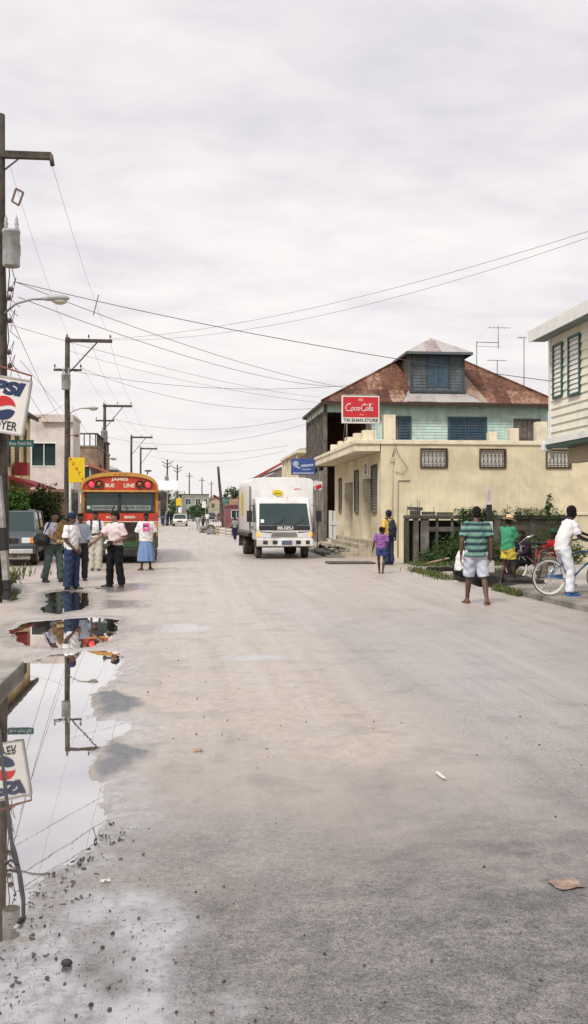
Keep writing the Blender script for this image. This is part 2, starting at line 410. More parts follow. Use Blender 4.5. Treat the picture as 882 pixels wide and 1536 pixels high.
m_earth = mat('packed_earth', (.30,.26,.21), .95, .3, .05, (.10,.13,.05), .5, .02)
b = MB(); b.poly([(-3000,-300,-.7),(3000,-300,-.7),(3000,5000,-.7),(-3000,5000,-.7)])
tag(b.build('ground', m_earth), kind='structure')

# raised kerb slabs
m_conc = mat('old_concrete', (.36,.335,.305), .9, .18, 2.2, (.14,.125,.11), .5, 1.3, .25, .5, 60)
m_conc2 = mat('sooty_concrete', (.25,.23,.21), .9, .25, 2.2, (.06,.058,.05), .75, .9, .5, .5, 40)
b = MB(); b.prism([(-4.4,2.5),(-1.71,2.5),(-1.70,7.2),(-1.73,10.75),(-1.86,10.9),(-4.4,10.9)], -.1, .085, 'z')
tag(b.build('pavement', m_conc, bevel=.02), kind='structure')
b = MB(); b.prism([(6.47,3.5),(15,3.5),(15,20.6),(6.9,20.6),(6.55,20.2),(6.45,19.6)], -.3, .12, 'z')
tag(b.build('pavement', m_conc, bevel=.02), kind='structure')
# walls and lip of the open drain, its shade painted into their near-black colour
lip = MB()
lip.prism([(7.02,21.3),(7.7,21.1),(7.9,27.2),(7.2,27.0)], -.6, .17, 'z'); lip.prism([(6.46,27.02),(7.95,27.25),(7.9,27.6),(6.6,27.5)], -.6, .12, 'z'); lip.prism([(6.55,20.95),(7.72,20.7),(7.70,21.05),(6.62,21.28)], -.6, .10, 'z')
m_sump = mat('drain_shade', (.016,.014,.012), .95, .4, 3, (.05,.045,.038), .4, 2, bump=.6, bscale=25)
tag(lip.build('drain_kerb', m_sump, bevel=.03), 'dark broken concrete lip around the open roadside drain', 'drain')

# loose stones and grit (uncountable)
b = MB(); N = 0
pts = []
for _ in range(4600):
    d = 3.0*math.exp(random.random()*1.75); px = random.uniform(-40, 900)
    if random.random() > (.9 if px < 300 else .35 if px < 500 else .16): continue
    l = (px-441)/F*d; pts.append((FW[0]*d+RT[0]*l, FW[1]*d+RT[1]*l))
pa = np.array(pts); keep = np.ones(len(pa), bool)
keep &= sdf(PUDDLES['kerb'], pa[:,0], pa[:,1]) > .04
keep &= ~((pa[:,0] < -1.65) & (pa[:,1] < 11)); keep &= fbm(pa[:,0]*2.2, pa[:,1]*1.6, 133) > .47
for (x, y) in pa[keep]:
    r = .0022+.009*random.random()**6
    M = Euler((random.random()*6, random.random()*6, random.random()*6)).to_matrix()
    b.ell((x, y, .002+r*.12), (r, r*random.uniform(.6, 1), r*random.uniform(.4, .8)), 6, 4, M)
m_stone = bpy.data.materials.new('grit'); t = nt(m_stone); g = t.nodes.new('ShaderNodeNewGeometry')
finish(t, ramp(t, g.outputs['Random Per Island'], [(0, (.04,.038,.035)), (.6, (.10,.09,.08)), (.85, (.22,.19,.16)), (1, (.36,.32,.28))]), .85)
tag(b.build('gravel', m_stone), 'loose grit and small stones scattered over the roadside', 'gravel', kind='stuff')

# clods of dark mud along the wet margin
b = MB(); mg = gp([(60,1335),(95,1300),(130,1270),(175,1245),(190,1262),(160,1290),(120,1300),(60,1360),(20,1420),(10,1480),(60,1490),(120,1330)])
for _ in range(150):
    k_ = random.randrange(len(mg)); j_ = (k_+1) % len(mg); f_ = random.random()
    x, y = mg[k_][0]+(mg[j_][0]-mg[k_][0])*f_+random.gauss(0,.05), mg[k_][1]+(mg[j_][1]-mg[k_][1])*f_+random.gauss(0,.09); r = .003+.009*random.random()**3
    Mq = Euler((random.random(), random.random(), random.random()*6)).to_matrix()
    for q_ in range(3): b.ell((x+random.gauss(0,r), y+random.gauss(0,r), -.001), (r*random.uniform(.5,1.5), r*random.uniform(.4,.9), r*.5), 6, 4, Mq)
tag(b.build('mud', mat('wet_mud', (.085,.076,.068), .7, .4, 40, bump=.6, bscale=120)), 'dark clods of mud along the wet margin of the big puddle', 'mud', kind='stuff')

# litter
m_paper = mat('pale_paper', (.62,.57,.50), .8, .1, 20)
def scrap(name, px, py, w, l, rz, m, label, cat, n=5, z=.008, crumple=.012):
    p = G(px, py); b = MB(); vs_, fs_ = [], []
    for i_ in range(n+1):
        for j_ in range(n+1):
            u_, v_ = i_/n-.5, j_/n-.5; k_ = 1-.25*random.random()*(abs(u_)+abs(v_))
            vs_.append((u_*w*k_, v_*l*k_, z+crumple*random.random()))
    fs_ = [(i_*(n+1)+j_, (i_+1)*(n+1)+j_, (i_+1)*(n+1)+j_+1, i_*(n+1)+j_+1) for i_ in range(n) for j_ in range(n)]
    b.add(vs_, fs_, True); o = b.build(name, m); o.location = (p.x, p.y, 0); o.rotation_euler.z = rz
    return tag(o, label, cat)
scrap('paper_strip', 661, 1166, .018, .19, R(4), m_paper, 'thin pale strip of paper lying alone on the bare asphalt', 'litter')
scrap('flattened_carton', 850, 1328, .14, .12, R(15), mat('faded_card', (.40,.29,.24), .85, .25, 30, (.2,.14,.11), .6, 12), 'flattened pinkish scrap of card at the right of the road', 'litter', z=.004, crumple=.006)
scrap('dry_leaf', 297, 1128, .075, .03, .4, mat('dead_leaf', (.42,.24,.12), .7, .2, 30), 'dry orange brown leaf lying beside the big puddle', 'leaf')
scrap('paper_scrap', 158, 1325, .045, .03, .3, m_paper, 'small crumpled pale scrap of paper near the puddle edge', 'litter')
scrap('paper_scrap', 152, 883, .3, .25, .3, mat('grey_rag', (.25,.22,.2), .9), 'flat grey rag lying between the two talking men', 'litter')
scrap('carton_scrap', 37, 862, .45, .4, .2, m_paper, 'white sheet of litter on the ground beside the big pole', 'litter')
p = G(100, 1449); b = MB(); b.ell((0, 0, .012), (.022, .016, .014), 9, 6); o = b.build('stone', mat('black_stone', (.04,.04,.042), .8)); o.location = (p.x, p.y, 0)
tag(o, 'black stone sitting on the wet mud in the foreground', 'stone')
# cable trailing through the water
pts = [G(-6,1078,.02), G(0,1095,.02), G(5,1150,.012), G(12,1210,.008), G(18,1262,.006), G(28,1300,.004), G(35,1345,.002), G(35,1375,.0), G(27,1386,.0)]
q = []
for i in range(len(pts)-1):
    for k_ in range(6): q.append(pts[i].lerp(pts[i+1], k_/6)+Vector((0, 0, .006*math.sin(i*6+k_))))
b = MB(); b.tube(q, .0085, 8)
b.tube([G(8,1296,.004), G(16,1290,.012), G(28,1297,.006)], .006, 6)
tag(b.build('cable', mat('black_rubber', (.018,.018,.02), .5)), 'black cable trailing through the big puddle by the kerb', 'cable')
# ================================================================ people
def bake(b, voxel, smooth=2, disp=0, dscale=9, name='body'):
    me = b.mesh('tmp'); o = bpy.data.objects.new('tmp', me); COL.objects.link(o)
    r = o.modifiers.new('r', 'REMESH'); r.mode = 'VOXEL'; r.voxel_size = voxel; r.use_smooth_shade = True
    s = o.modifiers.new('s', 'SMOOTH'); s.factor = .5; s.iterations = smooth
    out = bpy.data.meshes.new_from_object(o.evaluated_get(bpy.context.evaluated_depsgraph_get()))
    bpy.data.objects.remove(o); bpy.data.meshes.remove(me); out.name = name
    if disp:
        n = len(out.vertices); a = np.empty(n*3, 'f'); nn = np.empty(n*3, 'f')
        out.vertices.foreach_get('co', a); out.vertices.foreach_get('normal', nn)
        a = a.reshape(-1, 3); nn = nn.reshape(-1, 3); ph = random.random()*9
        x, y, z = (a*dscale).T
        f = np.sin(x*1.3+z*2.1+ph+1.5*np.sin(y*1.7+z))*np.sin(y*1.9-z*1.1+ph*2) + .6*np.sin(z*4.1+2.2*np.sin(x*2.3+ph)+y*1.4)
        a = a + nn*(f*disp)[:, None]; out.vertices.foreach_set('co', a.astype('f').ravel()); out.update()
    return out
def loft(b, rings, n=18):
    """rings: (centre, side vector, front vector, rx, ry)"""
    vs = []
    for c, sx, fy, rx, ry in rings:
        c = Vector(c); vs += [c + sx*(rx*math.cos(6.28318*j/n)) + fy*(ry*math.sin(6.28318*j/n)) for j in range(n)]
    k = len(rings); fs = [(i*n+j, i*n+(j+1) % n, (i+1)*n+(j+1) % n, (i+1)*n+j) for i in range(k-1) for j in range(n)]
    fs += [[*range(n)][::-1], [(k-1)*n+j for j in range(n)]]
    b.add(vs, fs, True)
BASE = dict(pelvis=(0,0,.93), waist=(0,0,1.07), chest=(0,0,1.26), neck=(0,.015,1.43), head=(0,-.012,1.575),
    shL=(.172,.005,1.385), elL=(.215,.03,1.11), wrL=(.225,-.04,.865), shR=(-.172,.005,1.385), elR=(-.215,.03,1.11), wrR=(-.225,-.04,.865),
    hipL=(.085,0,.90), knL=(.098,-.015,.49), anL=(.105,.025,.085), hipR=(-.085,0,.90), knR=(-.098,-.015,.49), anR=(-.105,.025,.085))
SKIN_DARK, SKIN_MID, SKIN_TAN = (.058,.031,.021), (.11,.058,.038), (.24,.135,.09)
def m_skin(c): return mat('skin_%d' % int(c[0]*1000), c, .5, .12, 12, spec=.45)
def m_cloth(n, c, **k): return mat('cloth_'+n, c, .9, .10, 9, spec=.15, bump=.25, bscale=220, **k)
m_hair = mat('black_hair', (.012,.010,.009), .85, .3, 60, bump=.6, bscale=120, spec=.2)
m_eyew = mat('eye_white', (.55,.52,.48), .3, 0); m_lip = mat('lip', (.10,.03,.028), .5, 0)
def person(label, loc, rz, h=1.7, J=None, skin=SKIN_DARK, shirt=None, sleeve=.75, hem=0., trousers=None, legs='long', skirt=None, shoes=None,
           hair='short', hat=None, yaw=0, pitch=0, vox=.0105, baggy=1., wide=1., untuck=True, footdir=(0,0), belt=None, group=None, far=False, collar=False, female=False, curl=.6):
    s = h/1.7; P = {k_: Vector(v)*s for k_, v in BASE.items()}
    for k_, v in (J or {}).items(): P[k_] = Vector(v)*s
    root = thing('person', label, 'person', loc, rz, group)
    X = (P['shL']-P['shR']).normalized(); HX = (P['hipL']-P['hipR']).normalized()
    def fr(sx, up): return up.cross(sx).normalized()*-1      # front (-y for an upright figure)
    b = MB(); q = 9 if not far else 7
    # torso
    tor = [(P['pelvis']-Vector((0,0,.09*s)), HX, .125, .095), (P['pelvis'], HX, .15, .105), (P['waist'], X, .128, .092), (P['chest'], X, .155, .108), (P['chest'].lerp(P['neck'], .55), X, .145, .09), (P['neck']+Vector((0,0,.01*s)), X, .06, .058)]
    def up_at(i): return (tor[min(i+1, 5)][0]-tor[max(i-1, 0)][0]).normalized()
    loft(b, [(c, sx, fr(sx, up_at(i)), rx*s*wide, ry*s*wide) for i, (c, sx, rx, ry) in enumerate(tor)])
    HM = (Matrix.Rotation(yaw, 3, 'Z') @ Matrix.Rotation(pitch, 3, 'X')); hd = P['head']
    def hp(x, y, z): return hd + HM @ (Vector((x, y, z))*s)
    def he(c, r, m_=b): m_.ell(hp(*c), tuple(x*s for x in r), 12, 9, HM)
    b.cap(P['neck'], hp(0, .015, -.05), .056*s, .052*s)
    he((0, .010, .028), (.073, .090, .090)); he((0, -.026, -.045), (.054, .060, .068)); he((0, -.045, -.085), (.030, .030, .026))
    he((0, -.088, -.012), (.011, .014, .026)); he((0, -.096, -.026), (.018, .014, .011)); he((0, -.081, -.062), (.024, .010, .010)); he((0, -.075, .030), (.055, .016, .012))
    for k_ in (-1, 1): he((k_*.073, .008, -.012), (.011, .020, .032)); he((k_*.038, -.066, -.022), (.022, .018, .020))
    for S, sg in (('L', 1), ('R', -1)):
        sh, el, wr = P['sh'+S], P['el'+S], P['wr'+S]
        b.ell(sh, .050*s*wide, 10, 8); b.cap(sh, el, .048*s*wide, .040*s*wide); b.cap(el, wr, .041*s*wide, .027*s)
        # hand: palm, four fingers, thumb leaving the side of the palm
        d = (wr-el).normalized(); side = d.cross(Vector((sg, 0, 0))) if abs(d.x) < .8 else d.cross(Vector((0, 0, 1)))
        side = side.normalized()          # direction from little finger towards index
        if side.y > 0: side = -side
        pn = d.cross(side).normalized()*(1 if d.cross(side).dot(Vector((-sg, 0, 0))) >= 0 else -1)   # palm faces inwards
        pc = wr + d*.05*s; Mh = Matrix((side, pn, d)).transposed()
        b.ell(pc, (.040*s, .018*s, .052*s), 10, 8, Mh)
        for fi, (o_, ln) in enumerate(((.030, .072), (.010, .082), (-.011, .076), (-.031, .058))):
            k0 = wr + d*.088*s + side*o_*s; d1 = (d + side*o_*3 + pn*curl*.35).normalized(); d2 = (d + pn*curl*1.1).normalized()
            k1 = k0 + d1*ln*.5*s; k2 = k1 + d2*ln*.5*s
            b.cap(k0, k1, .0098*s, .0090*s, 7); b.cap(k1, k2, .0090*s, .0075*s, 7)
        k0 = wr + d*.025*s + side*.030*s; k1 = k0 + (side*.8+d*.75+pn*.25).normalized()*.042*s; k2 = k1 + (d+side*.15+pn*.35).normalized()*.032*s
        b.cap(k0, k1, .0125*s, .0108*s, 7); b.cap(k1, k2, .0105*s, .0085*s, 7)
        hi, kn, an = P['hip'+S], P['kn'+S], P['an'+S]
        b.cap(hi, kn, .082*s*wide, .052*s); b.ell(kn, .054*s, 10, 8); mid_ = kn.lerp(an, .3)
        calf = mid_ + Vector((0, .018*s, 0)); b.cap(kn, calf, .048*s, .054*s); b.cap(calf, an, .054*s, .034*s)
        fd = footdir[0 if S == 'L' else 1]; f = Vector((math.sin(fd), -math.cos(fd), 0))
        z0 = an.z - .06*s
        heel = Vector((an.x, an.y, z0)) - f*.035*s; ball = Vector((an.x, an.y, z0-.006*s)) + f*.115*s
        b.cap(heel, an, .033*s, .036*s); b.cap(an-Vector((0,0,.015*s)), ball, .036*s, .025*s); b.cap(heel, ball, .026*s, .026*s)
        toe = ball + f*.05*s; sd_ = Vector((-f.y, f.x, 0)); b.cap(ball+sd_*.02*s, toe+sd_*.016*s-Vector((0,0,.006*s)), .022*s, .017*s); b.cap(ball-sd_*.02*s, toe-sd_*.018*s-f*.012*s-Vector((0,0,.006*s)), .021*s, .015*s)
        if shoes:
            sm, kind = shoes; sb = MB()
            if kind == 'sandal':
                c_ = heel.lerp(toe, .5); c_.z = heel.z-.026*s
                sb.prism([(c_.x+f.x*a_*s+sd_.x*w_*s, c_.y+f.y*a_*s+sd_.y*w_*s) for a_, w_ in ((-.13,.025),(-.05,.035),(.06,.046),(.11,.04),(.135,0),(.11,-.04),(.06,-.044),(-.05,-.032),(-.13,-.025))], c_.z-.012*s, c_.z+.004*s, 'z')
                for tt, hh in ((.075, .030), (.02, .046), (-.095, .055)):
                    cc_ = c_ + f*tt*s
                    sb.tube([cc_+sd_*.05*s*math.cos(a_)+Vector((0,0,hh*s*math.sin(a_))) for a_ in [math.pi*i/8 for i in range(9)]], .009*s, 6)
                link('sandal', sb.mesh('sandal'), sm, root)
            else:
                sb.cap(heel-Vector((0,0,.002)), an, .042*s, .046*s); sb.cap(an-Vector((0,0,.012*s)), ball, .046*s, .036*s); sb.cap(heel, ball, .034*s, .037*s); sb.cap(ball, toe+f*.012*s-Vector((0,0,.002)), .037*s, .028*s)
                if kind == 'boot': sb.cap(an, an.lerp(kn, .32), .046*s, .045*s)
                c_ = heel.lerp(toe, .55); sb.obox((c_.x, c_.y, heel.z-.026*s), (.075*s, .275*s, .018*s), (0, 0, math.atan2(f.x, -f.y)))
                link('sock_boot' if kind == 'boot' else 'shoe', bake(sb, .010, 2, name='shoe'), sm, root)
    link('body', bake(b, vox*s, 2, name='body'), m_skin(skin), root)
    # face
    if not far:
        for k_ in (-1, 1):
            e = MB(); he((k_*.029, -.078, .006), (.0095, .007, .006), e); e.cur = 1; he((k_*.029, -.0835, .006), (.005, .004, .0055), e)
            e.build('eye', [m_eyew, m_hair], root)
        e = MB(); he((0, -.0905, -.060), (.021, .006, .0075), e); e.build('mouth', m_lip, root)
    if hair:
        e = MB(); big = 1.12 if hair == 'afro' else 1.0
        he((0, .022, .040), (.080*big, .090*big, .092*big), e); he((0, .045, -.012), (.072, .066, .07), e)
        if hair != 'afro': he((0, -.02, .075), (.062, .068, .05), e)
        link('hair', bake(e, .012, 1, .004, 60, 'hair'), m_hair, root)
    if hat:
        hm, kind = hat; e = MB(); Mx = Matrix.Translation(hp(0, .012, .055)) @ HM.to_4x4() @ Matrix.Scale(s, 4)
        if kind == 'cap':
            e.lathe([(.095,-.02),(.094,.02),(.084,.055),(.055,.082),(.001,.092)], 20, Mx)
            e.prism([(.085*math.cos(a_), -.06-.095*math.sin(a_)-.0) for a_ in [math.pi*i/12 for i in range(13)]], -.012, -.004, 'z'); n_ = 26
            for i in range(len(e.v)-n_, len(e.v)): e.v[i] = tuple(Mx @ Vector(e.v[i]))
        else:
            e.lathe([(.001,.115),(.06,.112),(.088,.095),(.094,.03),(.098,.0),(.135,-.012),(.175,-.005),(.178,-.010),(.135,-.022),(.095,-.012)], 24, Mx)
        ho = e.build('cap' if kind == 'cap' else 'straw_hat', hm, root)
        if kind != 'cap':
            e = MB(); e.lathe([(.096,.0),(.0985,.005),(.0975,.032),(.094,.034)], 24, Mx); e.build('hat_band', mat('brown_band', (.10,.05,.03), .8), ho)
    # clothes
    if shirt:
        e = MB(); g = .020*baggy*s
        low = P['pelvis'] + Vector((0, 0, (.02 - hem)*s))
        rr = [(low, HX, .158+(.010 if hem > .03 else 0), .118+(.012 if hem > .03 else 0))] + ([(P['pelvis']+Vector((0,0,.04*s)), HX, .160, .124)] if hem > .05 else []) + [(P['waist'], X, .143+(.010*baggy if hem > .03 else 0), .110+(.010*baggy if hem > .03 else 0)), (P['chest'], X, .160, .118), (P['chest'].lerp(P['neck'], .5), X, .156, .102), (P['chest'].lerp(P['neck'], .84), X, .108, .080), (P['neck']+Vector((0,0,.004*s)), X, .062, .060)]
        if female: rr[-4] = (P['chest']+Vector((0,-.01,0)), X, .162, .135)
        loft(e, [(c, sx, fr(sx, Vector((0,0,1)) if i == 0 else (rr[min(i+1, len(rr)-1)][0]-rr[i-1][0]).normalized()), rx*s*wide+g*.6, ry*s*wide+g*.6) for i, (c, sx, rx, ry) in enumerate(rr)])
        for S in 'LR':
            sh, el, wr = P['sh'+S], P['el'+S], P['wr'+S]; e.ell(sh-Vector((0,0,.008*s)), .056*s*wide+g*.3, 12, 9)
            if sleeve <= 1: e.tube([sh, sh.lerp(el, sleeve*.5), sh.lerp(el, sleeve)], [.055*s*wide+g*.3, .057*s*wide+g*.5, .056*s*wide+g*.8], 14)
            else: e.tube([sh, el, el.lerp(wr, .92)], [.055*s*wide+g*.3, .049*s*wide+g*.5, .036*s+g*.4], 14)
        so_ = link('shirt', bake(e, .0115*s, 2, .0045*min(baggy, 1.4)*s, 11, 'shirt'), shirt, root)
        if collar:
            e = MB(); c_ = P['neck']+Vector((0, .002, .012*s)); e.lathe([(.068,-.012),(.064,.022),(.075,.004),(.082,-.022)], 18, Matrix.Translation(c_) @ Matrix.Scale(s, 4)); e.build('collar', shirt, so_)
    if trousers:
        e = MB(); g = .016*baggy*s
        tp = 0 if hem > .03 else .4
        loft(e, [(P['pelvis']+Vector((0,0,(.10 if tp else .05)*s)), HX, fr(HX, Vector((0,0,1))), .138*s*wide+g*tp, .105*s*wide+g*tp), (P['pelvis'], HX, fr(HX, Vector((0,0,1))), .153*s*wide+g*tp, .110*s*wide+g*tp), (P['pelvis']-Vector((0,0,.10*s)), HX, fr(HX, Vector((0,0,1))), .140*s*wide+g, .105*s*wide+g)])
        for S in 'LR':
            hi, kn, an = P['hip'+S], P['kn'+S], P['an'+S]; e.ell(hi, .092*s*wide+g*.5, 12, 9)
            if legs == 'long': e.tube([hi, kn, kn.lerp(an, .5), an+(an-kn).normalized()*.02*s], [.090*s*wide+g, .064*s+g*1.2, .060*s+g*1.2, .054*s+g*1.5], 16)
            else:
                k1 = hi.lerp(kn, 1.0 if legs == 'short' else .62); e.tube([hi, hi.lerp(k1, .5), k1], [.090*s*wide+g*.8, .082*s+g*.9, .076*s+g*1.1], 16)
            e.ell(kn, .064*s+g, 10, 8) if legs == 'long' else None
        link('trousers' if legs == 'long' else 'shorts', bake(e, .0115*s, 2, .005*min(baggy, 1.5)*s, 10, 'trousers'), trousers, root)
    if skirt:
        e = MB(); f0 = fr(HX, Vector((0,0,1))); pz = P['pelvis']
        prof = [(.13, .135, .11), (.02, .165, .13), (-.12, .195, .165), (-.30, .225, .20), (-.50, .245, .225), (-.66, .25, .235)]
        n_ = 48; vs_ = []
        for zz_, rx, ry in prof:
            for j in range(n_):
                a_ = 6.28318*j/n_; fl = 1+.06*math.sin(a_*9+1)*(.13-zz_)/.5
                vs_.append(pz + Vector((0, 0, zz_*s)) + HX*(rx*fl*s*math.cos(a_)) + f0*(ry*fl*s*math.sin(a_)))
        e.add(vs_, [(i*n_+j, i*n_+(j+1) % n_, (i+1)*n_+(j+1) % n_, (i+1)*n_+j) for i in range(5) for j in range(n_)], True)
        e.build('skirt', skirt, root)
    if belt:
        e = MB(); c_ = P['pelvis']+Vector((0,0,.085*s)); f0 = fr(HX, Vector((0,0,1))); n_ = 24
        e.tube([c_ + HX*(.152*s*wide*math.cos(6.283*j/n_)) + f0*(.118*s*wide*math.sin(6.283*j/n_)) for j in range(n_)], .014*s, 6, closed=True); e.build('belt', belt, root)
    root['_s'] = s
    return root, P
def stripes(name, cols, period, axis=2, soft=False):
    m = bpy.data.materials.new(name); t = nt(m); v = coords(t); sx = t.nodes.new('ShaderNodeSeparateXYZ'); t.links.new(v, sx.inputs[0])
    f = math_(t, 'FRACT', math_(t, 'DIVIDE', math_(t, 'ADD', sx.outputs[axis], math_(t, 'MULTIPLY', noisef(t, v, 4, 2), .02)), period))
    n = t.nodes.new('ShaderNodeValToRGB'); t.links.new(f, n.inputs[0]); n.color_ramp.interpolation = 'CONSTANT' if not soft else 'LINEAR'
    e = n.color_ramp.elements
    while len(e) < len(cols): e.new(.5)
    for i, (p, c) in enumerate(cols): e[i].position = p; e[i].color = c4(c)
    finish(t, n.outputs[0], .9, spec=.15, bump=noisef(t, v, 200, 3), bstr=.2); return m
def strap(b, pts, w=.04, th=.008):
    for p, q in zip(pts[:-1], pts[1:]): b.bar(p, q, w, th, (0, -1, 0))

# --- the two men talking at the puddle
white_tee = m_cloth('white', (.74,.73,.74)); jeans = m_cloth('denim', (.035,.055,.115), streak=.3); black_cl = m_cloth('black', (.013,.013,.015)); khaki = m_cloth('stone', (.52,.49,.43))
shoe_blk = mat('black_shoe', (.014,.013,.013), .45)
g = G(173, 881)
pinkm = stripes('pink_check', [(0, (.70,.58,.58)), (.5, (.63,.49,.50)), (.75, (.74,.65,.65))], .03, 0)
o, P = person('man in a pale pink shirt and black trousers gesturing beside the puddle', (g.x, g.y, 0), R(-38), 1.66,
   dict(elR=(-.265,-.16,1.17), wrR=(-.335,-.37,1.00), elL=(.245,.05,1.12), wrL=(.10,-.19,1.015), knR=(-.125,-.03,.49), anR=(-.165,.0,.085), knL=(.11,-.0,.49), anL=(.15,.04,.085)),
   SKIN_TAN, pinkm, .85, .0, black_cl, shoes=(shoe_blk, 'shoe'), yaw=R(-38), pitch=R(8), baggy=1.35, wide=1.08, footdir=(R(25), R(-35)), belt=mat('belt', (.03,.02,.015), .5), collar=True)
c = thing('camera', 'small dark camera with white cloth in the hand of the man in pink', 'camera', o.location, R(-38))
b = MB(); b.obox((.05, -.22, .985), (.12, .07, .085), (.2, 0, .2)); b.build('camera_body', mat('camera_black', (.02,.02,.022), .35), c, .008)
b = MB(); b.lathe([(.027, 0), (.027, .045), (.02, .05)], 14, Matrix.Translation((.055, -.25, .98)) @ Euler((R(90), 0, .2)).to_matrix().to_4x4()); b.build('lens', mat('camera_black', (.02,.02,.022)), c)
b = MB(); b.ell((-.055, -.20, .99), (.075, .04, .055)); link('cloth', bake(b, .01, 1, .012, 22, 'cloth'), white_tee, c)

g = G(107, 884)
o, P = person('young man in white T-shirt, dark blue cap and loose jeans beside the puddle', (g.x, g.y, 0), R(62), 1.62,
   dict(elL=(.20,-.03,1.11), wrL=(.07,-.17,.92), elR=(-.215,.0,1.10), wrR=(-.10,-.16,.90), knL=(.10,-.02,.49), knR=(-.10,-.0,.49), anR=(-.11,.03,.085), anL=(.11,-.02,.085)),
   SKIN_MID, white_tee, .85, .06, jeans, shoes=(shoe_blk, 'shoe'), hat=(m_cloth('navy', (.02,.03,.075)), 'cap'), yaw=R(8), pitch=R(12), baggy=1.9, wide=1.02)
g = G(81, 873)
lav = stripes('lavender_stripe', [(0, (.62,.60,.68)), (.55, (.40,.38,.50)), (.75, (.66,.64,.70))], .05, 2)
o, P = person('man in lavender striped shirt and grey trousers behind the man in the blue cap', (g.x, g.y, 0), R(40), 1.66,
   dict(elR=(-.24,-.04,1.13), wrR=(-.16,-.22,1.06), elL=(.22,-.08,1.13), wrL=(.06,-.25,1.08), knR=(-.15,.03,.49), anR=(-.20,.10,.10), knL=(.12,-.07,.49), anL=(.15,-.06,.085)),
   SKIN_TAN, lav, 1.0, .03, m_cloth('greygreen', (.085,.115,.115)), shoes=(shoe_blk, 'shoe'), yaw=R(15), pitch=R(5), baggy=1.4)
sb_ = thing('shoulder_bag', 'bulky black shoulder bag hanging from the man in lavender stripes', 'bag', o.location, R(40))
b = MB(); b.ell((-.32, .03, 1.0), (.17, .24, .15), 16, 10); link('bag_body', bake(b, .016, 2, .012, 9, 'bag'), mat('black_nylon', (.012,.012,.014), .6), sb_)
b = MB(); strap(b, [(-.30, -.06, 1.10), (-.22, -.08, 1.30), (-.10, -.02, 1.465), (.0, .11, 1.40), (-.2, .16, 1.15), (-.30, .12, 1.08)]); b.build('strap', mat('navy_webbing', (.02,.025,.06), .8), sb_)
bd = thing('bundle', 'tan brown rolled bundle with fringed pale edge held against his chest', 'bundle', o.location, R(40))
b = MB(); b.ell((.06, -.27, 1.17), (.17, .12, .27), 16, 12); b.ell((-.05, -.25, 1.06), (.14, .10, .17)); b.ell((.12, -.22, 1.34), (.09, .08, .12))
link('wrap', bake(b, .014, 2, .018, 8, 'wrap'), mat('tan_cloth', (.25,.15,.055), .9, .35, 14, (.10,.06,.025), .5, 6, bump=.5, bscale=50), bd)
b = MB()
for i in range(26):
    a_ = 6.283*i/26; b.cap((.03+.16*math.cos(a_), -.26+.11*math.sin(a_), .99), (.03+.17*math.cos(a_), -.26+.12*math.sin(a_), .90+.03*random.random()), .016, .008, 6)
b.build('fringe', mat('straw', (.52,.42,.24), .9, .3, 20), bd)
g = G(121, 871)
person('dark figure in a pale blue shirt half hidden behind the white T-shirt', (g.x, g.y, 0), R(20), 1.62, dict(wrL=(.15,-.2,1.0)), SKIN_MID, m_cloth('paleblue', (.40,.45,.55)), 2, .0, m_cloth('charcoal', (.03,.032,.04)), shoes=(shoe_blk, 'shoe'))
# --- schoolboy with the rucksack
g = G(143, 856)
o, P = person('young man in white shirt and stone trousers with rucksack straps, walking near the bus', (g.x, g.y, 0), R(6), 1.66,
   dict(elR=(-.245,-.01,1.12), wrR=(-.20,-.2,1.08), elL=(.235,-.02,1.10), wrL=(.02,-.20,1.055), knL=(.10,-.06,.49), anL=(.10,-.02,.085), knR=(-.09,.0,.49), anR=(-.085,.05,.085)),
   SKIN_MID, white_tee, .85, .0, khaki, shoes=(shoe_blk, 'shoe'), yaw=R(-8), baggy=1.7)
rk = thing('rucksack', 'dark rucksack on the back of the young man in stone trousers', 'rucksack', o.location, R(6))
b = MB(); b.ell((0, .19, 1.17), (.15, .09, .21), 16, 12); link('pack', bake(b, .014, 2, .006, 9, 'pack'), mat('black_nylon', (.012,.012,.014)), rk)
for k_ in (-1, 1):
    b = MB(); strap(b, [(k_*.11, .10, 1.40), (k_*.115, .0, 1.465), (k_*.115, -.10, 1.385), (k_*.125, -.145, 1.22), (k_*.15, -.11, 1.06), (k_*.14, .10, 1.0)], .045, .012); b.build('strap', mat('navy_webbing', (.02,.025,.06)), rk)
hb = thing('holdall', 'black holdall carried at the side of the young man in stone trousers', 'bag', o.location, R(6))
b = MB(); b.ell((-.30, .02, .90), (.12, .19, .15), 16, 10); link('bag_body', bake(b, .016, 2, .008, 9, 'bag'), mat('black_nylon', (.012,.012,.014)), hb)
b = MB(); b.tube([(-.29, -.12, 1.0), (-.23, -.19, 1.09), (-.19, -.10, 1.10), (-.29, .1, 1.02)], .012, 6); b.build('handle', mat('navy_webbing', (.02,.025,.06)), hb)
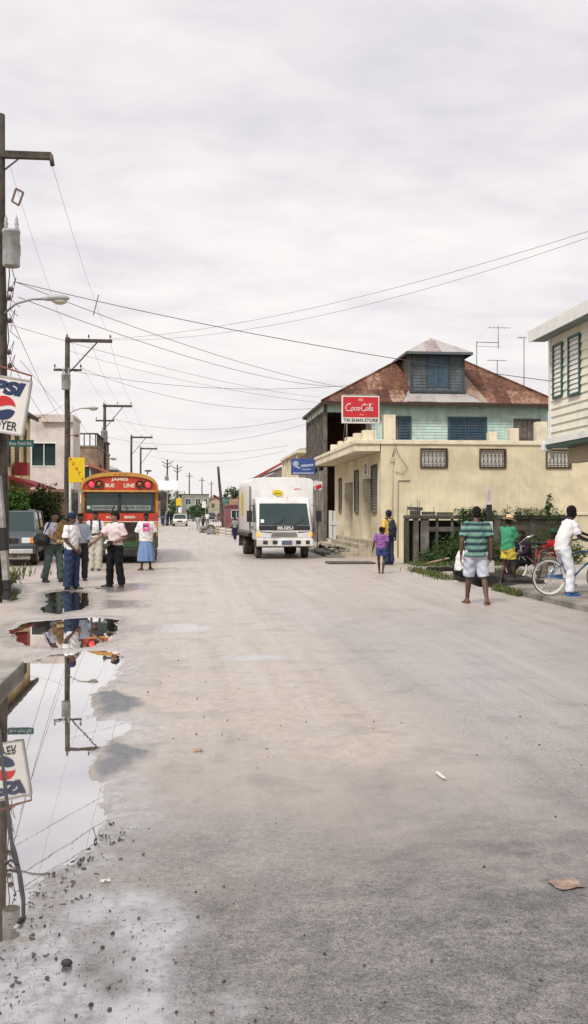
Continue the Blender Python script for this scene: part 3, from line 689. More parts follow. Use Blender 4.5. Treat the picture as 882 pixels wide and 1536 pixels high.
# --- woman
g = G(219, 855)
skirtm = m_cloth('blue_skirt', (.20,.29,.52), streak=.35)
o, P = person('woman in white T-shirt with pink print and long blue skirt passing the bus', (g.x, g.y, 0), R(4), 1.63,
   dict(elR=(-.26,.03,1.10), wrR=(-.27,-.02,.86), elL=(.26,.04,1.10), wrL=(.27,-.02,.87), anR=(-.13,-.06,.085), anL=(.13,.14,.10), knR=(-.1,-.05,.49), knL=(.1,.02,.48), head=(0,-.03,1.57)),
   SKIN_DARK, white_tee, .95, .10, None, skirt=skirtm, shoes=(mat('tan_sandal', (.28,.15,.08), .7), 'sandal'), baggy=1.9, wide=1.16, female=True, yaw=R(-4), pitch=R(6), footdir=(R(20), R(-40)))
b = MB(); vs_ = []
for i in range(9):
    for j in range(9):
        x = -.095+.19*i/8; z_ = 1.10+.24*j/8; vs_.append((x, -.176-.006*math.sin(j)-.012*max(0, 1-abs(j-5)/4.)+.35*x*x, z_))
b.add(vs_, [(i*9+j, (i+1)*9+j, (i+1)*9+j+1, i*9+j+1) for i in range(8) for j in range(8)], True)
pr = b.build('shirt_print', mat('pink_print', (.78,.13,.36), .8), o)
b = MB(); b.ell((-.03, -.198, 1.262), (.075, .006, .024), 12, 6); b.build('print_band', mat('print_grey', (.10,.09,.11), .8), pr)

# --- right-hand pavement
g = G(714, 906)
m_str = stripes('green_stripe', [(0, (.035,.055,.075)), (.40, (.12,.25,.21)), (.66, (.25,.35,.33)), (.78, (.13,.27,.225))], .118)
o, P = person('man in green and navy striped T-shirt and pale blue shorts walking away', (g.x, g.y, 0), R(174), 1.75,
   dict(elL=(.25,.05,1.10), wrL=(.265,.03,.86), elR=(-.25,.06,1.10), wrR=(-.25,.05,.87), knR=(-.13,-.0,.48), anR=(-.15,.20,.105), knL=(.11,-.10,.49), anL=(.125,-.17,.085), head=(-.012,-.03,1.575)),
   SKIN_MID, m_str, .72, .12, m_cloth('paleblue_short', (.55,.59,.70), streak=.2), 'short', shoes=(mat('tan_sandal', (.28,.15,.08)), 'sandal'), hair='short', baggy=1.7, wide=1.10, footdir=(R(12), R(-18)), vox=.009)
g = G(583, 847)
yel = m_cloth('yellow', (.66,.45,.10))
o, P = person('man in yellow shirt and dark cap walking away near the store corner', (g.x, g.y, 0), R(205), 1.70,
   dict(elR=(-.25,.03,1.12), wrR=(-.27,-.0,.90)), SKIN_DARK, yel, .85, .04, m_cloth('navy_trouser', (.03,.045,.10)), shoes=(shoe_blk, 'shoe'), hat=(m_cloth('navy', (.02,.03,.075)), 'cap'), yaw=R(25), baggy=1.4)
rk2 = thing('rucksack', 'long navy rucksack on the back of the man in yellow', 'rucksack', o.location, R(205))
b = MB(); b.ell((0, .19, 1.12), (.15, .09, .30), 16, 12); link('pack', bake(b, .016, 2, .008, 9, 'pack'), mat('navy_nylon', (.014,.018,.04), .7), rk2)
for k_ in (-1, 1):
    b = MB(); strap(b, [(k_*.10, .16, 1.36), (k_*.115, .0, 1.467), (k_*.115, -.10, 1.385), (k_*.14, -.12, 1.2), (k_*.15, .10, 1.0)]); b.build('strap', mat('navy_webbing', (.02,.025,.06)), rk2)
g = G(572, 860)
o, P = person('small girl in a purple T-shirt and blue shorts walking in front of the store', (g.x, g.y, 0), R(170), 1.26,
   dict(elL=(.26,.02,1.10), wrL=(.31,-.03,.87), elR=(-.235,.03,1.10), wrR=(-.24,.0,.88), anL=(.07,-.06,.085), anR=(-.05,.1,.09), head=(0,-.012,1.56)),
   SKIN_DARK, stripes('purple_weave', [(0, (.24,.09,.30)), (.5, (.34,.12,.34)), (.8, (.20,.12,.36))], .07), .8, .05, m_cloth('royal', (.045,.07,.22)), 'hot', shoes=(mat('tan_sandal', (.28,.15,.08)), 'sandal'), hair='afro', baggy=1.7)
g = G(762, 878)
o, P = person('man in a straw hat, green T-shirt and yellow shorts standing by the bicycles', (g.x, g.y, 0), R(122), 1.56,
   dict(elL=(.19,-.12,1.14), wrL=(.10,-.30,1.06), elR=(-.19,-.1,1.15), wrR=(-.06,-.30,1.10), knL=(.11,.0,.49), anL=(.12,.13,.09), knR=(-.10,-.08,.49), anR=(-.11,-.15,.085), head=(0,-.05,1.565), neck=(0,-.01,1.43)),
   SKIN_DARK, m_cloth('green', (.06,.29,.16)), .9, .09, m_cloth('yellowshort', (.62,.50,.09)), 'hot', shoes=None, hat=(mat('straw_hat', (.68,.50,.27), .8, .15, 40), 'straw'), yaw=R(-10), pitch=R(14), baggy=1.8)
# sitting figures: seat 0.42 m
SIT = dict(pelvis=(0,.02,.50), waist=(0,.03,.64), chest=(0,-.01,.83), neck=(0,-.05,1.0), head=(0,-.09,1.14), shL=(.172,-.03,.95), shR=(-.172,-.03,.95),
   elL=(.23,-.17,.73), wrL=(.12,-.38,.62), elR=(-.23,-.17,.73), wrR=(-.12,-.38,.62), hipL=(.085,0,.48), hipR=(-.085,0,.48), knL=(.13,-.40,.50), knR=(-.13,-.40,.50), anL=(.12,-.44,.085), anR=(-.12,-.38,.085))
g = G(686, 880)
person('man in white shirt and black trousers sitting on the drain kerb behind the striped shirt', (6.28, 22.75, -.22), R(80), 1.66, SIT, SKIN_DARK, white_tee, .9, .0, black_cl, shoes=(shoe_blk, 'shoe'), hat=(white_tee, 'cap'), baggy=1.4, pitch=R(12))
g = G(790, 872)
person('figure in black sitting with legs out beside the man in the straw hat', (g.x+.05, g.y+.35, 0), R(-62), 1.62,
   dict(SIT, anL=(.10,-.74,.085), anR=(-.12,-.66,.085), knL=(.12,-.38,.46), knR=(-.13,-.36,.46)), SKIN_DARK, m_cloth('aubergine', (.03,.018,.03)), 2, .1, black_cl, shoes=(shoe_blk, 'shoe'), baggy=2., wide=1.1)
seat_at = g
g = G(836, 870)
person('man in a red shirt and green cap sitting low behind the blue bicycle', (g.x, g.y+.1, .0), R(-75), 1.66, dict(SIT, elL=(.24,-.22,.78), wrL=(.17,-.5,.80), elR=(-.24,-.22,.78), wrR=(-.17,-.5,.80)), SKIN_DARK, m_cloth('red', (.42,.03,.03)), .95, .02, m_cloth('graybrown', (.17,.15,.12)), shoes=(shoe_blk, 'shoe'), hat=(m_cloth('greencap', (.02,.09,.05)), 'cap'), baggy=1.5)
red_at = (g.x, g.y+.1)
gz = G(851, 893, .12); RIDER = gz
wj = m_cloth('white_jean', (.68,.70,.76), streak=.15)
o, P = person('man in white shirt and white jeans straddling the blue bicycle', (gz.x, gz.y, .12), R(96), 1.66,
   dict(pelvis=(0,.10,.90), waist=(0,.09,1.05), chest=(0,.0,1.24), neck=(0,-.06,1.41), head=(0,-.10,1.555), shL=(.172,-.04,1.36), shR=(-.172,-.04,1.36), elR=(-.235,-.12,1.10), wrR=(-.26,-.36,1.02),
   elL=(.24,-.27,1.22), wrL=(.22,-.52,1.13), hipR=(-.085,.10,.88), hipL=(.085,.10,.88), knR=(-.16,.02,.48), anR=(-.22,.06,.09), knL=(.15,-.03,.49), anL=(.19,-.12,.085)),
   (.030,.017,.013), white_tee, .85, .07, wj, shoes=(mat('blue_boot', (.05,.13,.36), .6), 'boot'), hair='afro', yaw=R(18), baggy=1.3)
# --- far figures
def far_person(px, py, d, rz, label, top, bot, h=1.65, sk=SKIN_DARK, J=None, group=None):
    p = W(px, py, d)
    person(label, (p.x, p.y, 0), rz, h, J or dict(anL=(.10,-.10,.085), anR=(-.1,.12,.09)), sk, top, .9, .05, bot, far=True, vox=.022, group=group)
far_person(297, 796, 92, .2, 'child in pale blue walking down the far road', m_cloth('paleblue', (.40,.45,.55)), m_cloth('paleblue', (.40,.45,.55)), 1.35)
far_person(304.5, 793, 102, 0, 'child in dark clothes walking beside the one in pale blue', m_cloth('darkred', (.08,.03,.03)), black_cl, 1.15)
far_person(311, 790, 114, 0, 'adult in white walking behind the two children on the far road', white_tee, m_cloth('greytr', (.2,.2,.22)), 1.65)
far_person(352.5, 810, 60, R(150), 'person in grey standing by the junk beside the truck', m_cloth('greytop', (.25,.28,.27)), m_cloth('navy', (.02,.03,.075)), 1.35)
for i, (px, py, c_) in enumerate(((244, 789, 'blue shirt leftmost'), (248, 790, 'teal shirt second from left'), (252, 788, 'navy shirt third from left'), (257, 789, 'dark shirt rightmost'))):
    far_person(px, py, 118+3*i, i, 'standing person in %s of the far kerb group' % c_, m_cloth('fb%d' % i, [(.10,.17,.30),(.08,.22,.26),(.03,.05,.12),(.04,.04,.05)][i]), m_cloth('navy_trouser', (.03,.045,.10)), 1.7, group='people grouped at the far kerb')
# ================================================================ vehicles
m_glass = bpy.data.materials.new('dark_glass'); t = nt(m_glass); v = coords(t)
finish(t, mixc(t, noisef(t, v, 1.5, 3), (.012,.028,.03), (.035,.06,.06)), .06, spec=.6)
m_rub = mat('tyre_rubber', (.022,.021,.02), .85, .25, 8, (.16,.13,.10), .45, 6, bump=.3)
m_blk = mat('black_plastic', (.02,.02,.021), .5, .2, 5, (.13,.11,.09), .3, 3)
m_chr = mat('chrome', (.62,.62,.62), .22, .1, 4, metal=.9)
m_rim = mat('steel_rim', (.34,.33,.32), .5, .15, 6, (.12,.1,.08), .5, 6)
m_lens = mat('lamp_glass', (.66,.68,.70), .12, .08, 30, spec=.7)
m_amber = mat('amber_lens', (.75,.25,.03), .25, 0); m_red = mat('red_lens', (.5,.02,.02), .25, 0)
m_mirror = mat('mirror_face', (.5,.52,.55), .08, 0, metal=.9)
def wheel(parent, x, y, r, w, side=1, rim=.58, rimm=None, dual=False):
    M = Matrix.Translation((x, y, r)) @ Matrix.Rotation(R(90)*side, 4, 'Y')
    o = thing_part('wheel', parent)
    ww = w*2.1 if dual else w
    b = MB(); b.lathe([(r*rim, -ww/2), (r*.93, -ww/2), (r*.985, -ww*.42), (r, -ww*.3), (r, ww*.3), (r*.985, ww*.42), (r*.93, ww/2), (r*rim, ww/2), (r*rim, ww*.2), (r*rim, -ww*.2)], 28, M); b.build('tyre', m_rub, o)
    b = MB(); b.lathe([(.001, -ww*.4), (r*rim+.002, -ww*.46), (r*rim+.002, ww*.46), (r*rim*.9, ww*.47), (r*rim*.82, ww*.25), (r*rim*.4, ww*.28), (r*rim*.36, ww*.42), (r*rim*.2, ww*.46), (.001, ww*.46)], 24, M);
    b.build('rim', rimm or m_rim, o)
def thing_part(name, parent, loc=(0,0,0), rz=0):
    o = bpy.data.objects.new(name, None); COL.objects.link(o); o.empty_display_size = .1; o.parent = parent; o.location = loc; o.rotation_euler.z = rz; return o
def facing(px, d, extra=0):   # yaw whose front (-y) looks along the street to the eye
    return extra

# ---- the bus -------------------------------------------------
p = W(179.5, 845, 32.0)
bus = thing('bus', 'orange, red and green passenger bus with red lamps lit and name over its windscreen', 'bus', (p.x, p.y, 0), R(2.2))
bo = mat('bus_orange', (.68,.27,.03), .42, .14, 2.5, (.3,.17,.08), .35, 2, .25); br = mat('bus_red', (.52,.05,.024), .42, .12, 3, (.22,.05,.03), .3, 2, .2)
bgm = mat('bus_green', (.018,.085,.028), .5, .15, 3, (.10,.09,.06), .5, 2, .3); by = mat('bus_yellow', (.58,.31,.07), .5, .12, 3, (.3,.18,.06), .4, 3)
lit = mat('lit_red', (.8,.03,.03), .3, 0, emit=(1, .03, .04), estr=2.4)
hw = 1.22
def arch(w0, z0, ztop, n=14, p_=2.6):
    return [(w0*math.copysign(abs(math.cos(a))**(2/p_), math.cos(a)), z0+(ztop-z0)*abs(math.sin(a))**(2/p_)) for a in [math.pi*i/n for i in range(n+1)]]
b = MB(); b.prism([(-hw,1.62), (hw,1.62)] + arch(hw, 2.30, 2.90), .14, 10.6, 'y', True); b.build('upper_body', bo, bus, .02)
b = MB(); b.box(-hw-.004, hw+.004, .10, 10.62, 1.345, 1.618); b.build('red_band', br, bus, .015)
b = MB(); b.box(-hw-.002, hw+.002, .10, 10.6, .86, 1.340); b.build('lower_body', by, bus, .03)
b = MB(); b.box(-hw-.002, hw+.002, .11, 10.6, .50, .856); b.build('skirt_panel', bgm, bus, .02)
b = MB(); b.box(-hw+.02, hw-.02, .02, .5, .22, .50); b.build('bumper', m_blk, bus, .05)
b = MB(); b.box(-1.0, 1.0, .5, 10.2, .3, .5); b.build('chassis', m_blk, bus)
# header with lamps
hd = arch(1.17, 2.40, 2.84); b = MB(); b.prism([(-1.17,2.33),(1.17,2.33)]+hd, .0, .16, 'y', True); header = b.build('destination_board', br, bus, .012)
b = MB(); out = arch(1.235, 2.36, 2.925, 18); inn = arch(1.165, 2.37, 2.80, 18); n = len(out)
b.add([(x, y, z_) for y in (-.05, .3) for x, z_ in out+inn], [])
for i in range(n-1):
    o0 = len(b.v)-4*n
    for f in ((i, i+1, n+i+1, n+i), (2*n+i, 3*n+i, 3*n+i+1, 2*n+i+1), (i, 2*n+i, 2*n+i+1, i+1), (n+i, n+i+1, 3*n+i+1, 3*n+i)): b.f.append([o0+q for q in f]); b.s.append(False); b.m.append(0)
b.build('roof_rim', by, bus)
b = MB(); b.box(-1.2, 1.2, -.04, .14, 2.285, 2.345); b.build('visor_strip', by, bus, .01)
cream = mat('sign_cream', (.74,.68,.55), .6, .05)
lettering('lettering', 'JAMES', .54, .12, cream, header, (0, -.006, 2.685), bold=.03); lettering('lettering', 'BUS', .29, .125, cream, header, (-.31, -.006, 2.50), bold=.03); lettering('lettering', 'LINE', .34, .125, cream, header, (.30, -.006, 2.50), bold=.03)
for k_ in (-1, 1):
    for nm_, x, mm in (('red_lamp', .885, lit), ('amber_lamp', .64, mat('amber_dull', (.28,.09,.02), .3, 0))):
        b = MB(); Mx = Matrix.Translation((k_*x, -.0, 2.535)) @ Matrix.Rotation(R(90), 4, 'X'); b.lathe([(.001,.045),(.06,.035),(.085,.012),(.086,.0)], 18, Mx); lo = b.build(nm_, mm, bus)
        b = MB(); b.lathe([(.088,.0),(.125,.05),(.132,.05),(.13,-.02)], 18, Mx); b.build('hood', m_blk, lo)
for x in (-.16, 0, .16): b = MB(); b.obox((x, -.055, 2.875), (.07,.04,.035)); b.build('marker_lamp', m_amber, bus, .008)
# windscreen
for k_ in (-1, 1):
    b = MB(); x0, x1 = (-1.08, -.02) if k_ < 0 else (.02, 1.08); b.box(x0, x1, .10, .14, 1.665, 2.27); ws = b.build('windscreen', m_glass, bus)
    b = MB()
    for a_, c_ in (((x0,1.66),(x1,1.66)), ((x0,2.275),(x1,2.275)), ((x0,1.66),(x0,2.275)), ((x1,1.66),(x1,2.275))): b.bar((a_[0], .10, a_[1]), (c_[0], .10, c_[1]), .05, .04, (0,1,0))
    b.build('rubber_seal', m_blk, ws)
    b = MB(); b.tube([(k_*.25, .07, 1.64), (k_*.22, .06, 1.75), (k_*.12, .07, 2.02)], .009, 5); b.build('wiper', m_blk, ws)
card = mat('route_card', (.24,.28,.245), .8, .1, 10); ink = mat('sign_ink', (.03,.035,.04), .7, 0)
for x, w_, tx in ((-.48, .80, 'DANGRIGA'), (.52, .92, 'PUNTA GORDA')):
    b = MB(); b.obox((x, .085, 1.785), (w_, .012, .16), (-.05, 0, 0)); cd_ = b.build('route_card', card, bus); lettering('lettering', tx, w_*.9, .095, ink, cd_, (x, .074, 1.785), bold=.02)
b = MB(); b.obox((-.98, .085, 1.80), (.11, .01, .10)); b.build('permit_sticker', mat('pale_green', (.45,.62,.50), .7), bus)
lettering('lettering', 'BLUE', .20, .07, cream, bus, (-.32, .085, 1.485), bold=.03); lettering('lettering', 'BIRD', .34, .085, cream, bus, (.32, .085, 1.485), bold=.03)
b = MB(); b.box(-1.2, 1.2, .085, .10, 1.33, 1.352); b.build('trim_strip', cream, bus)
b = MB()
for i in range(9): b.obox((.12, .085, .80+i*.06), (.86, .02, .030))
b.build('grille', m_blk, bus)
b = MB(); b.box(-.36, .60, .092, .11, .74, 1.32); b.build('grille_surround', mat('grille_dark', (.06,.035,.015), .7), bus)
for k_ in (-1, 1):
    for x in (.98, .76):
        b = MB(); b.lathe([(.001,.03),(.05,.025),(.085,.008),(.088,-.01)], 18, Matrix.Translation((k_*x, .10, .72)) @ Matrix.Rotation(R(90), 4, 'X')); b.build('headlamp', m_lens, bus)
    b = MB(); b.obox((k_*1.39, -.20, 1.98), (.20, .08, .62)); b.obox((k_*1.37, -.19, 1.62), (.16, .08, .14)); mi = b.build('mirror', m_blk, bus, .03)
    b = MB(); b.tube([(k_*1.2, .12, 2.32), (k_*1.36, -.18, 2.34), (k_*1.38, -.18, 1.55), (k_*1.22, .1, 1.5)], .014, 6); b.build('mirror_arm', m_blk, mi)
    for i in range(9):
        b = MB(); b.box(k_*hw-.006, k_*hw+.006, .75+i*1.06, 1.68+i*1.06, 1.72, 2.26); b.build('window', m_glass, bus)
    wheel(bus, k_*1.04, 1.9, .50, .28, k_, rimm=m_rim); wheel(bus, k_*.95, 7.6, .50, .25, k_, dual=True)
b = MB(); b.obox((-.28, .012, .39), (.32, .012, .14)); pl = b.build('number_plate', cream, bus)
b = MB(); b.tube([(.86, .3, 2.86), (.9, .28, 2.96)], .02, 6); b.obox((.9, .24, 2.98), (.14,.2,.05), (0,0,.5)); b.build('horn', m_blk, bus)

# ---- the box lorry -------------------------------------------
p = W(427, 838, 35.2)
tr = thing('box_truck', 'white box truck parked at the right kerb with amber indicators lit', 'truck', (p.x, p.y, 0), R(2.6))
cw = mat('cab_white', (.76,.75,.74), .32, .04, 3, (.46,.41,.35), .36, 2.2, .16, coat=.3); bw = mat('box_white', (.80,.80,.80), .45, .04, 2, (.46,.42,.37), .2, 1.1, .1)
b = MB(); b.prism([(-.02,.62),(-.05,1.02),(.04,1.16),(.44,2.02),(.60,2.16),(1.55,2.20),(1.62,2.05),(1.62,.62)], -.985, .985, 'x'); b.build('cab', cw, tr, .10, 4)
b = MB(); b.prism([(-1.19,.88),(1.19,.88)]+arch(1.19, 2.62, 2.93, 12, 5), 1.78, 6.0, 'y', True); b.xf(Matrix.Translation((.15, 0, 0))); box_ = b.build('cargo_box', bw, tr, .02)
b = MB()
for k_ in (-1, 1):
    b.box(k_*1.19-.03, k_*1.19+.03, 1.74, 1.80, .9, 2.6); b.box(k_*1.19-.03, k_*1.19+.03, 5.96, 6.03, .9, 2.6)
    b.box(k_*1.2-.02, k_*1.2+.02, 1.8, 6.0, .86, .96)
b.xf(Matrix.Translation((.15, 0, 0))); b.build('corner_rail', m_rim, box_)
b = MB(); b.box(-.45, .45, .3, 5.9, .50, .78); b.box(-1.1, 1.1, 1.9, 5.9, .74, .86); b.build('chassis', m_blk, tr)
b = MB(); b.box(-.95, .95, .05, 1.2, .40, .62); b.build('underbody', m_blk, tr)
# windscreen lies on the cab's slanted front (from y=.04,z=1.16 to y=.44,z=2.02)
def slab(b, x0, x1, y0, z0, y1, z1, off, taper=0):
    n_ = Vector((0, -(z1-z0), (y1-y0))).normalized()*off
    b.add([(x0, y0+n_.y, z0+n_.z), (x1, y0+n_.y, z0+n_.z), (x1-taper, y1+n_.y, z1+n_.z), (x0+taper, y1+n_.y, z1+n_.z), (x0, y0-n_.y, z0-n_.z), (x1, y0-n_.y, z0-n_.z), (x1-taper, y1-n_.y, z1-n_.z), (x0+taper, y1-n_.y, z1-n_.z)], [(0,1,2,3),(7,6,5,4),(0,4,5,1),(1,5,6,2),(2,6,7,3),(3,7,4,0)])
b = MB(); slab(b, -.90, .90, .05, 1.17, .41, 1.955, .012, .05); ws = b.build('windscreen', m_glass, tr, .008)
b = MB(); slab(b, -.91, .91, -.0475, 1.0, .043, 1.165, .012, 0); gp_ = b.build('name_panel', mat('gloss_black', (.015,.016,.018), .15), tr, .01)
lettering('lettering', 'ISUZU', .56, .105, mat('sign_white', (.78,.78,.78), .5, .03), gp_, (.02, -.052, 1.085), bold=.035)
b = MB(); b.obox((-.78, .09, 1.33), (.12, .01, .13), (-.42,0,0)); b.build('sticker', mat('sticker_white', (.7,.72,.72), .6), ws)
for x in (-.4, .3): b = MB(); b.tube([(x, .02, 1.17), (x+.3, .09, 1.32), (x+.42, .12, 1.40)], .009, 5); b.build('wiper', m_blk, ws)
b = MB()
for i in range(4): b.obox((-.02, -.045, .79+i*.045), (.95-.03*i, .03, .022))
b.build('grille', mat('grille_grey', (.20,.20,.21), .5), tr)
amb = mat('amber_lit', (.9,.35,.04), .3, 0, emit=(1, .25, .02), estr=1.3)
for k_ in (-1, 1):
    b = MB(); b.prism([(k_*.50,.745),(k_*.88,.745),(k_*.86,.93),(k_*.56,.90)], -.05, .02, 'y'); b.build('headlamp', m_lens, tr, .02)
    b = MB(); b.prism([(k_*.48,.915),(k_*.86,.945),(k_*.86,.965),(k_*.46,.945)], -.052, .0, 'y'); b.build('lamp_trim', m_blk, tr)
    b = MB(); b.obox((k_*.93, -.0, .86), (.10, .13, .15)); b.build('indicator', amb, tr, .03)
    b = MB(); b.tube([(k_*.98, .3, 1.9), (k_*1.22, .12, 1.86), (k_*1.24, .1, 1.15), (k_*.99, .1, 1.0)], .014, 6); b.obox((k_*1.235, .09, 1.50), (.19, .07, .40)); b.build('mirror', m_blk, tr, .01)
    b = MB(); b.prism([(.22,1.30),(.50,1.86),(1.30,1.92),(1.34,1.28)], k_*.984-.006, k_*.984+.006, 'x'); dw = b.build('side_window', m_glass, tr)
    b = MB(); b.prism([(.16,.70),(.16,1.22),(1.40,1.24),(1.40,.95),(1.15,.74)], k_*.985-.012, k_*.985+.012, 'x'); dr = b.build('door', cw, tr, .015)
    b = MB(); b.obox((k_*1.0, 1.25, 1.12), (.03, .16, .05)); b.build('handle', m_blk, dr)
    wheel(tr, k_*.84, .85, .385, .20, k_); wheel(tr, k_*.82, 4.3, .385, .20, k_, dual=True)
    b = MB(); b.obox((k_*.9, 5.2, .55), (.45, .02, .5)); b.build('mud_flap', m_blk, tr)
b = MB(); b.box(-1.0, 1.0, -.14, .04, .44, .71); bp = b.build('bumper', cw, tr, .035, 3)
for x in (-.70, -.36, .47, .80): b = MB(); b.obox((x, -.145, .585), (.17 if abs(x) < .75 else .14, .02, .13)); b.build('bumper_opening', m_blk, bp, .01)
b = MB(); b.obox((.06, -.15, .575), (.36, .015, .15)); npl = b.build('number_plate', mat('plate_blue', (.10,.13,.20), .5), tr, .008)
for x in (-.18, 0, .18): b = MB(); b.obox((x, .62, 2.175), (.06, .05, .03)); b.build('marker_lamp', m_amber, tr, .008)
b = MB(); b.ell((-.02, 1.77, 2.36), (.20, .012, .11), 18, 8); b.obox((-.05, 1.765, 2.36), (.26, .02, .15), (0, .25, 0)); b.obox((.06, 1.763, 2.30), (.24, .02, .10), (0, -.2, 0)); em = b.build('emblem', mat('emblem_yellow', (.62,.50,.03), .6, .25, 20), tr)
b = MB(); b.obox((0, 1.752, 2.34), (.22, .008, .03), (0, .15, 0)); b.build('emblem_mark', mat('emblem_brown', (.25,.12,.02), .6), em)
b = MB(); b.obox((.66, 1.772, 2.50), (.10, .01, .035), (0, -.4, 0)); b.obox((.78, 1.772, 2.505), (.14, .01, .02)); b.build('red_mark', mat('mark_red', (.62,.05,.07), .6), tr)
b = MB(); b.prism([(4.2,1.55),(4.9,1.5),(5.1,2.2),(4.6,2.5),(4.1,2.3)], -1.05, -1.042, 'x'); b.build('side_emblem', mat('emblem_yellow', (.62,.50,.03)), tr)

# ---- cars ------------------------------------------------------
def car(name, label, cat, loc, rz, paint, L=4.2, Wd=1.65, belt=.92, top=1.42, hood=1.15, wsb=1.05, wst=1.75, rear=4.0, reart=3.7, r=.31, clear=.28, group=None, rear_view=False, grille=True):
    c = thing(name, label, cat, loc, rz, group); h = Wd/2
    lo = [(.05,clear),(0,clear+.25),(.05,belt-.16),(hood,belt),(rear-.0,belt),(L-.02,belt-.10),(L,clear+.2),(L-.08,clear)]
    def wellcut(): return lo
    b = MB(); b.prism(lo, -h, h, 'x'); b.build('car_body', paint, c, .05, 3)
    b = MB(); i0 = .06; i1 = .16
    q = [(hood-.02, belt-.01), (wst, top), (reart, top), (rear, belt-.01)]
    vs_ = []
    for k_ in (-1, 1):
        for (y_, z_) in q: vs_.append((k_*(h-(i0 if z_ < belt+.1 else i1)), y_, z_))
    b.add(vs_, [(0,1,2,3),(7,6,5,4),(0,4,5,1),(1,5,6,2),(2,6,7,3),(0,3,7,4)]); b.build('window_glass', m_glass, c, .03)
    b = MB(); b.prism([(wst-.03, top-.015),(wst+.1,top+.035),(reart-.15,top+.035),(reart+.03,top-.015)], -(h-i1)-.012, h-i1+.012, 'x'); b.build('roof', paint, c, .03)
    for k_ in (-1, 1):
        b = MB(); f = lambda y_, z_: (k_*(h-(i0 if z_ < belt+.1 else i1)+.0), y_, z_)
        b.bar(f(hood, belt), f(wst, top), .05, .07, (0,1,0)); b.bar(f(rear, belt), f(reart, top), .05, .09, (0,1,0))
        ym = hood+(rear-hood)*.52; b.bar(f(ym, belt), f(ym+.05, top), .05, .09, (0,1,0)); b.build('pillar', paint, c)
        b = MB(); b.obox((k_*(h+.09), hood+.42, belt+.07), (.17,.09,.13)); b.build('mirror', m_blk, c, .02)
        wheel(c, k_*(h-.075), L*.19, r, .19, k_); wheel(c, k_*(h-.075), L*.80, r, .19, k_)
        for y_ in (L*.19, L*.80):
            b = MB(); b.lathe([(r*1.13, -.02), (r*1.13, .004), (.01, .004)], 24, Matrix.Translation((k_*h, y_, r*1.06)) @ Matrix.Rotation(R(90)*k_, 4, 'Y')); b.build('wheel_arch', m_blk, c)
        b = MB(); b.obox((k_*(h-.24), .02, belt-.27), (.26,.06,.17)); b.build('headlamp', m_lens, c, .015)
        b = MB(); b.obox((k_*(h-.06), .04, belt-.27), (.10,.10,.17)); b.build('indicator', m_amber, c, .015)
        b = MB(); b.obox((k_*(h-.15), L-.01, belt-.26), (.24,.05,.16)); b.build('tail_lamp', m_red, c, .015)
        b = MB(); b.box(k_*h-.008, k_*h+.008, hood+.25, ym, clear+.14, belt-.04); d_ = b.build('door', paint, c, .006); b = MB(); b.obox((k_*(h+.015), ym-.14, belt-.14), (.03,.14,.035)); b.build('handle', m_blk, d_)
    b = MB(); b.box(-h+.02, h-.02, -.09, .06, clear+.02, clear+.17); b.build('bumper', m_chr if grille else m_blk, c, .03)
    b = MB(); b.box(-h+.02, h-.02, L-.04, L+.08, clear+.02, clear+.17); b.build('bumper', m_blk, c, .03)
    b = MB()
    for i in range(5): b.obox((0, .005, belt-.335+i*.034), (Wd-.98, .04, .018))
    b.build('grille', m_blk, c)
    for y_ in (-.1, L+.09): b = MB(); b.obox((0, y_, clear+.10), (.34,.012,.11)); b.build('number_plate', mat('plate_white', (.62,.6,.55), .6), c)
    return c
grey = mat('grey_paint', (.065,.08,.095), .42, .06, 3, (.2,.18,.15), .25, 2, coat=.1)
p = W(8, 849, 30.4)
suv = car('suv', 'grey four wheel drive parked nose out behind the big pole', 'car', (p.x, p.y, 0), R(3), grey, 4.4, 1.70, 1.05, 1.66, 1.15, 1.1, 1.62, 4.25, 4.1, .36, .36)
b = MB()
for k_ in (-1, 1): b.tube([(k_*.5, 1.9, 1.72), (k_*.5, 3.8, 1.72)], .018, 6)
b.build('roof_rail', m_chr, suv)
p = W(66, 832, 39)
car('car', 'dark blue grey saloon parked further back behind the four wheel drive', 'car', (p.x, p.y, 0), R(3), mat('slate_paint', (.06,.075,.10), .35, coat=.3), 4.2, 1.66, .90, 1.40)
p = W(269.5, 789.5, 115)
car('car', 'white hatchback driving towards us far down the road', 'car', (p.x, p.y, 0), R(-1), mat('white_paint', (.76,.74,.70), .4), 3.9, 1.62, .85, 1.38)
p = W(318, 783, 165)
car('car', 'dark car standing far down the road beside the lone pole', 'car', (p.x, p.y, 0), R(8), mat('darkcar', (.04,.05,.07), .4), 4.2, 1.7, .95, 1.5)
p = W(326, 783, 168)
car('car', 'brown car parked behind the dark car far down the road', 'car', (p.x+1.5, p.y+2, 0), R(8), mat('browncar', (.16,.06,.05), .4), 4.2, 1.7, .92, 1.45)

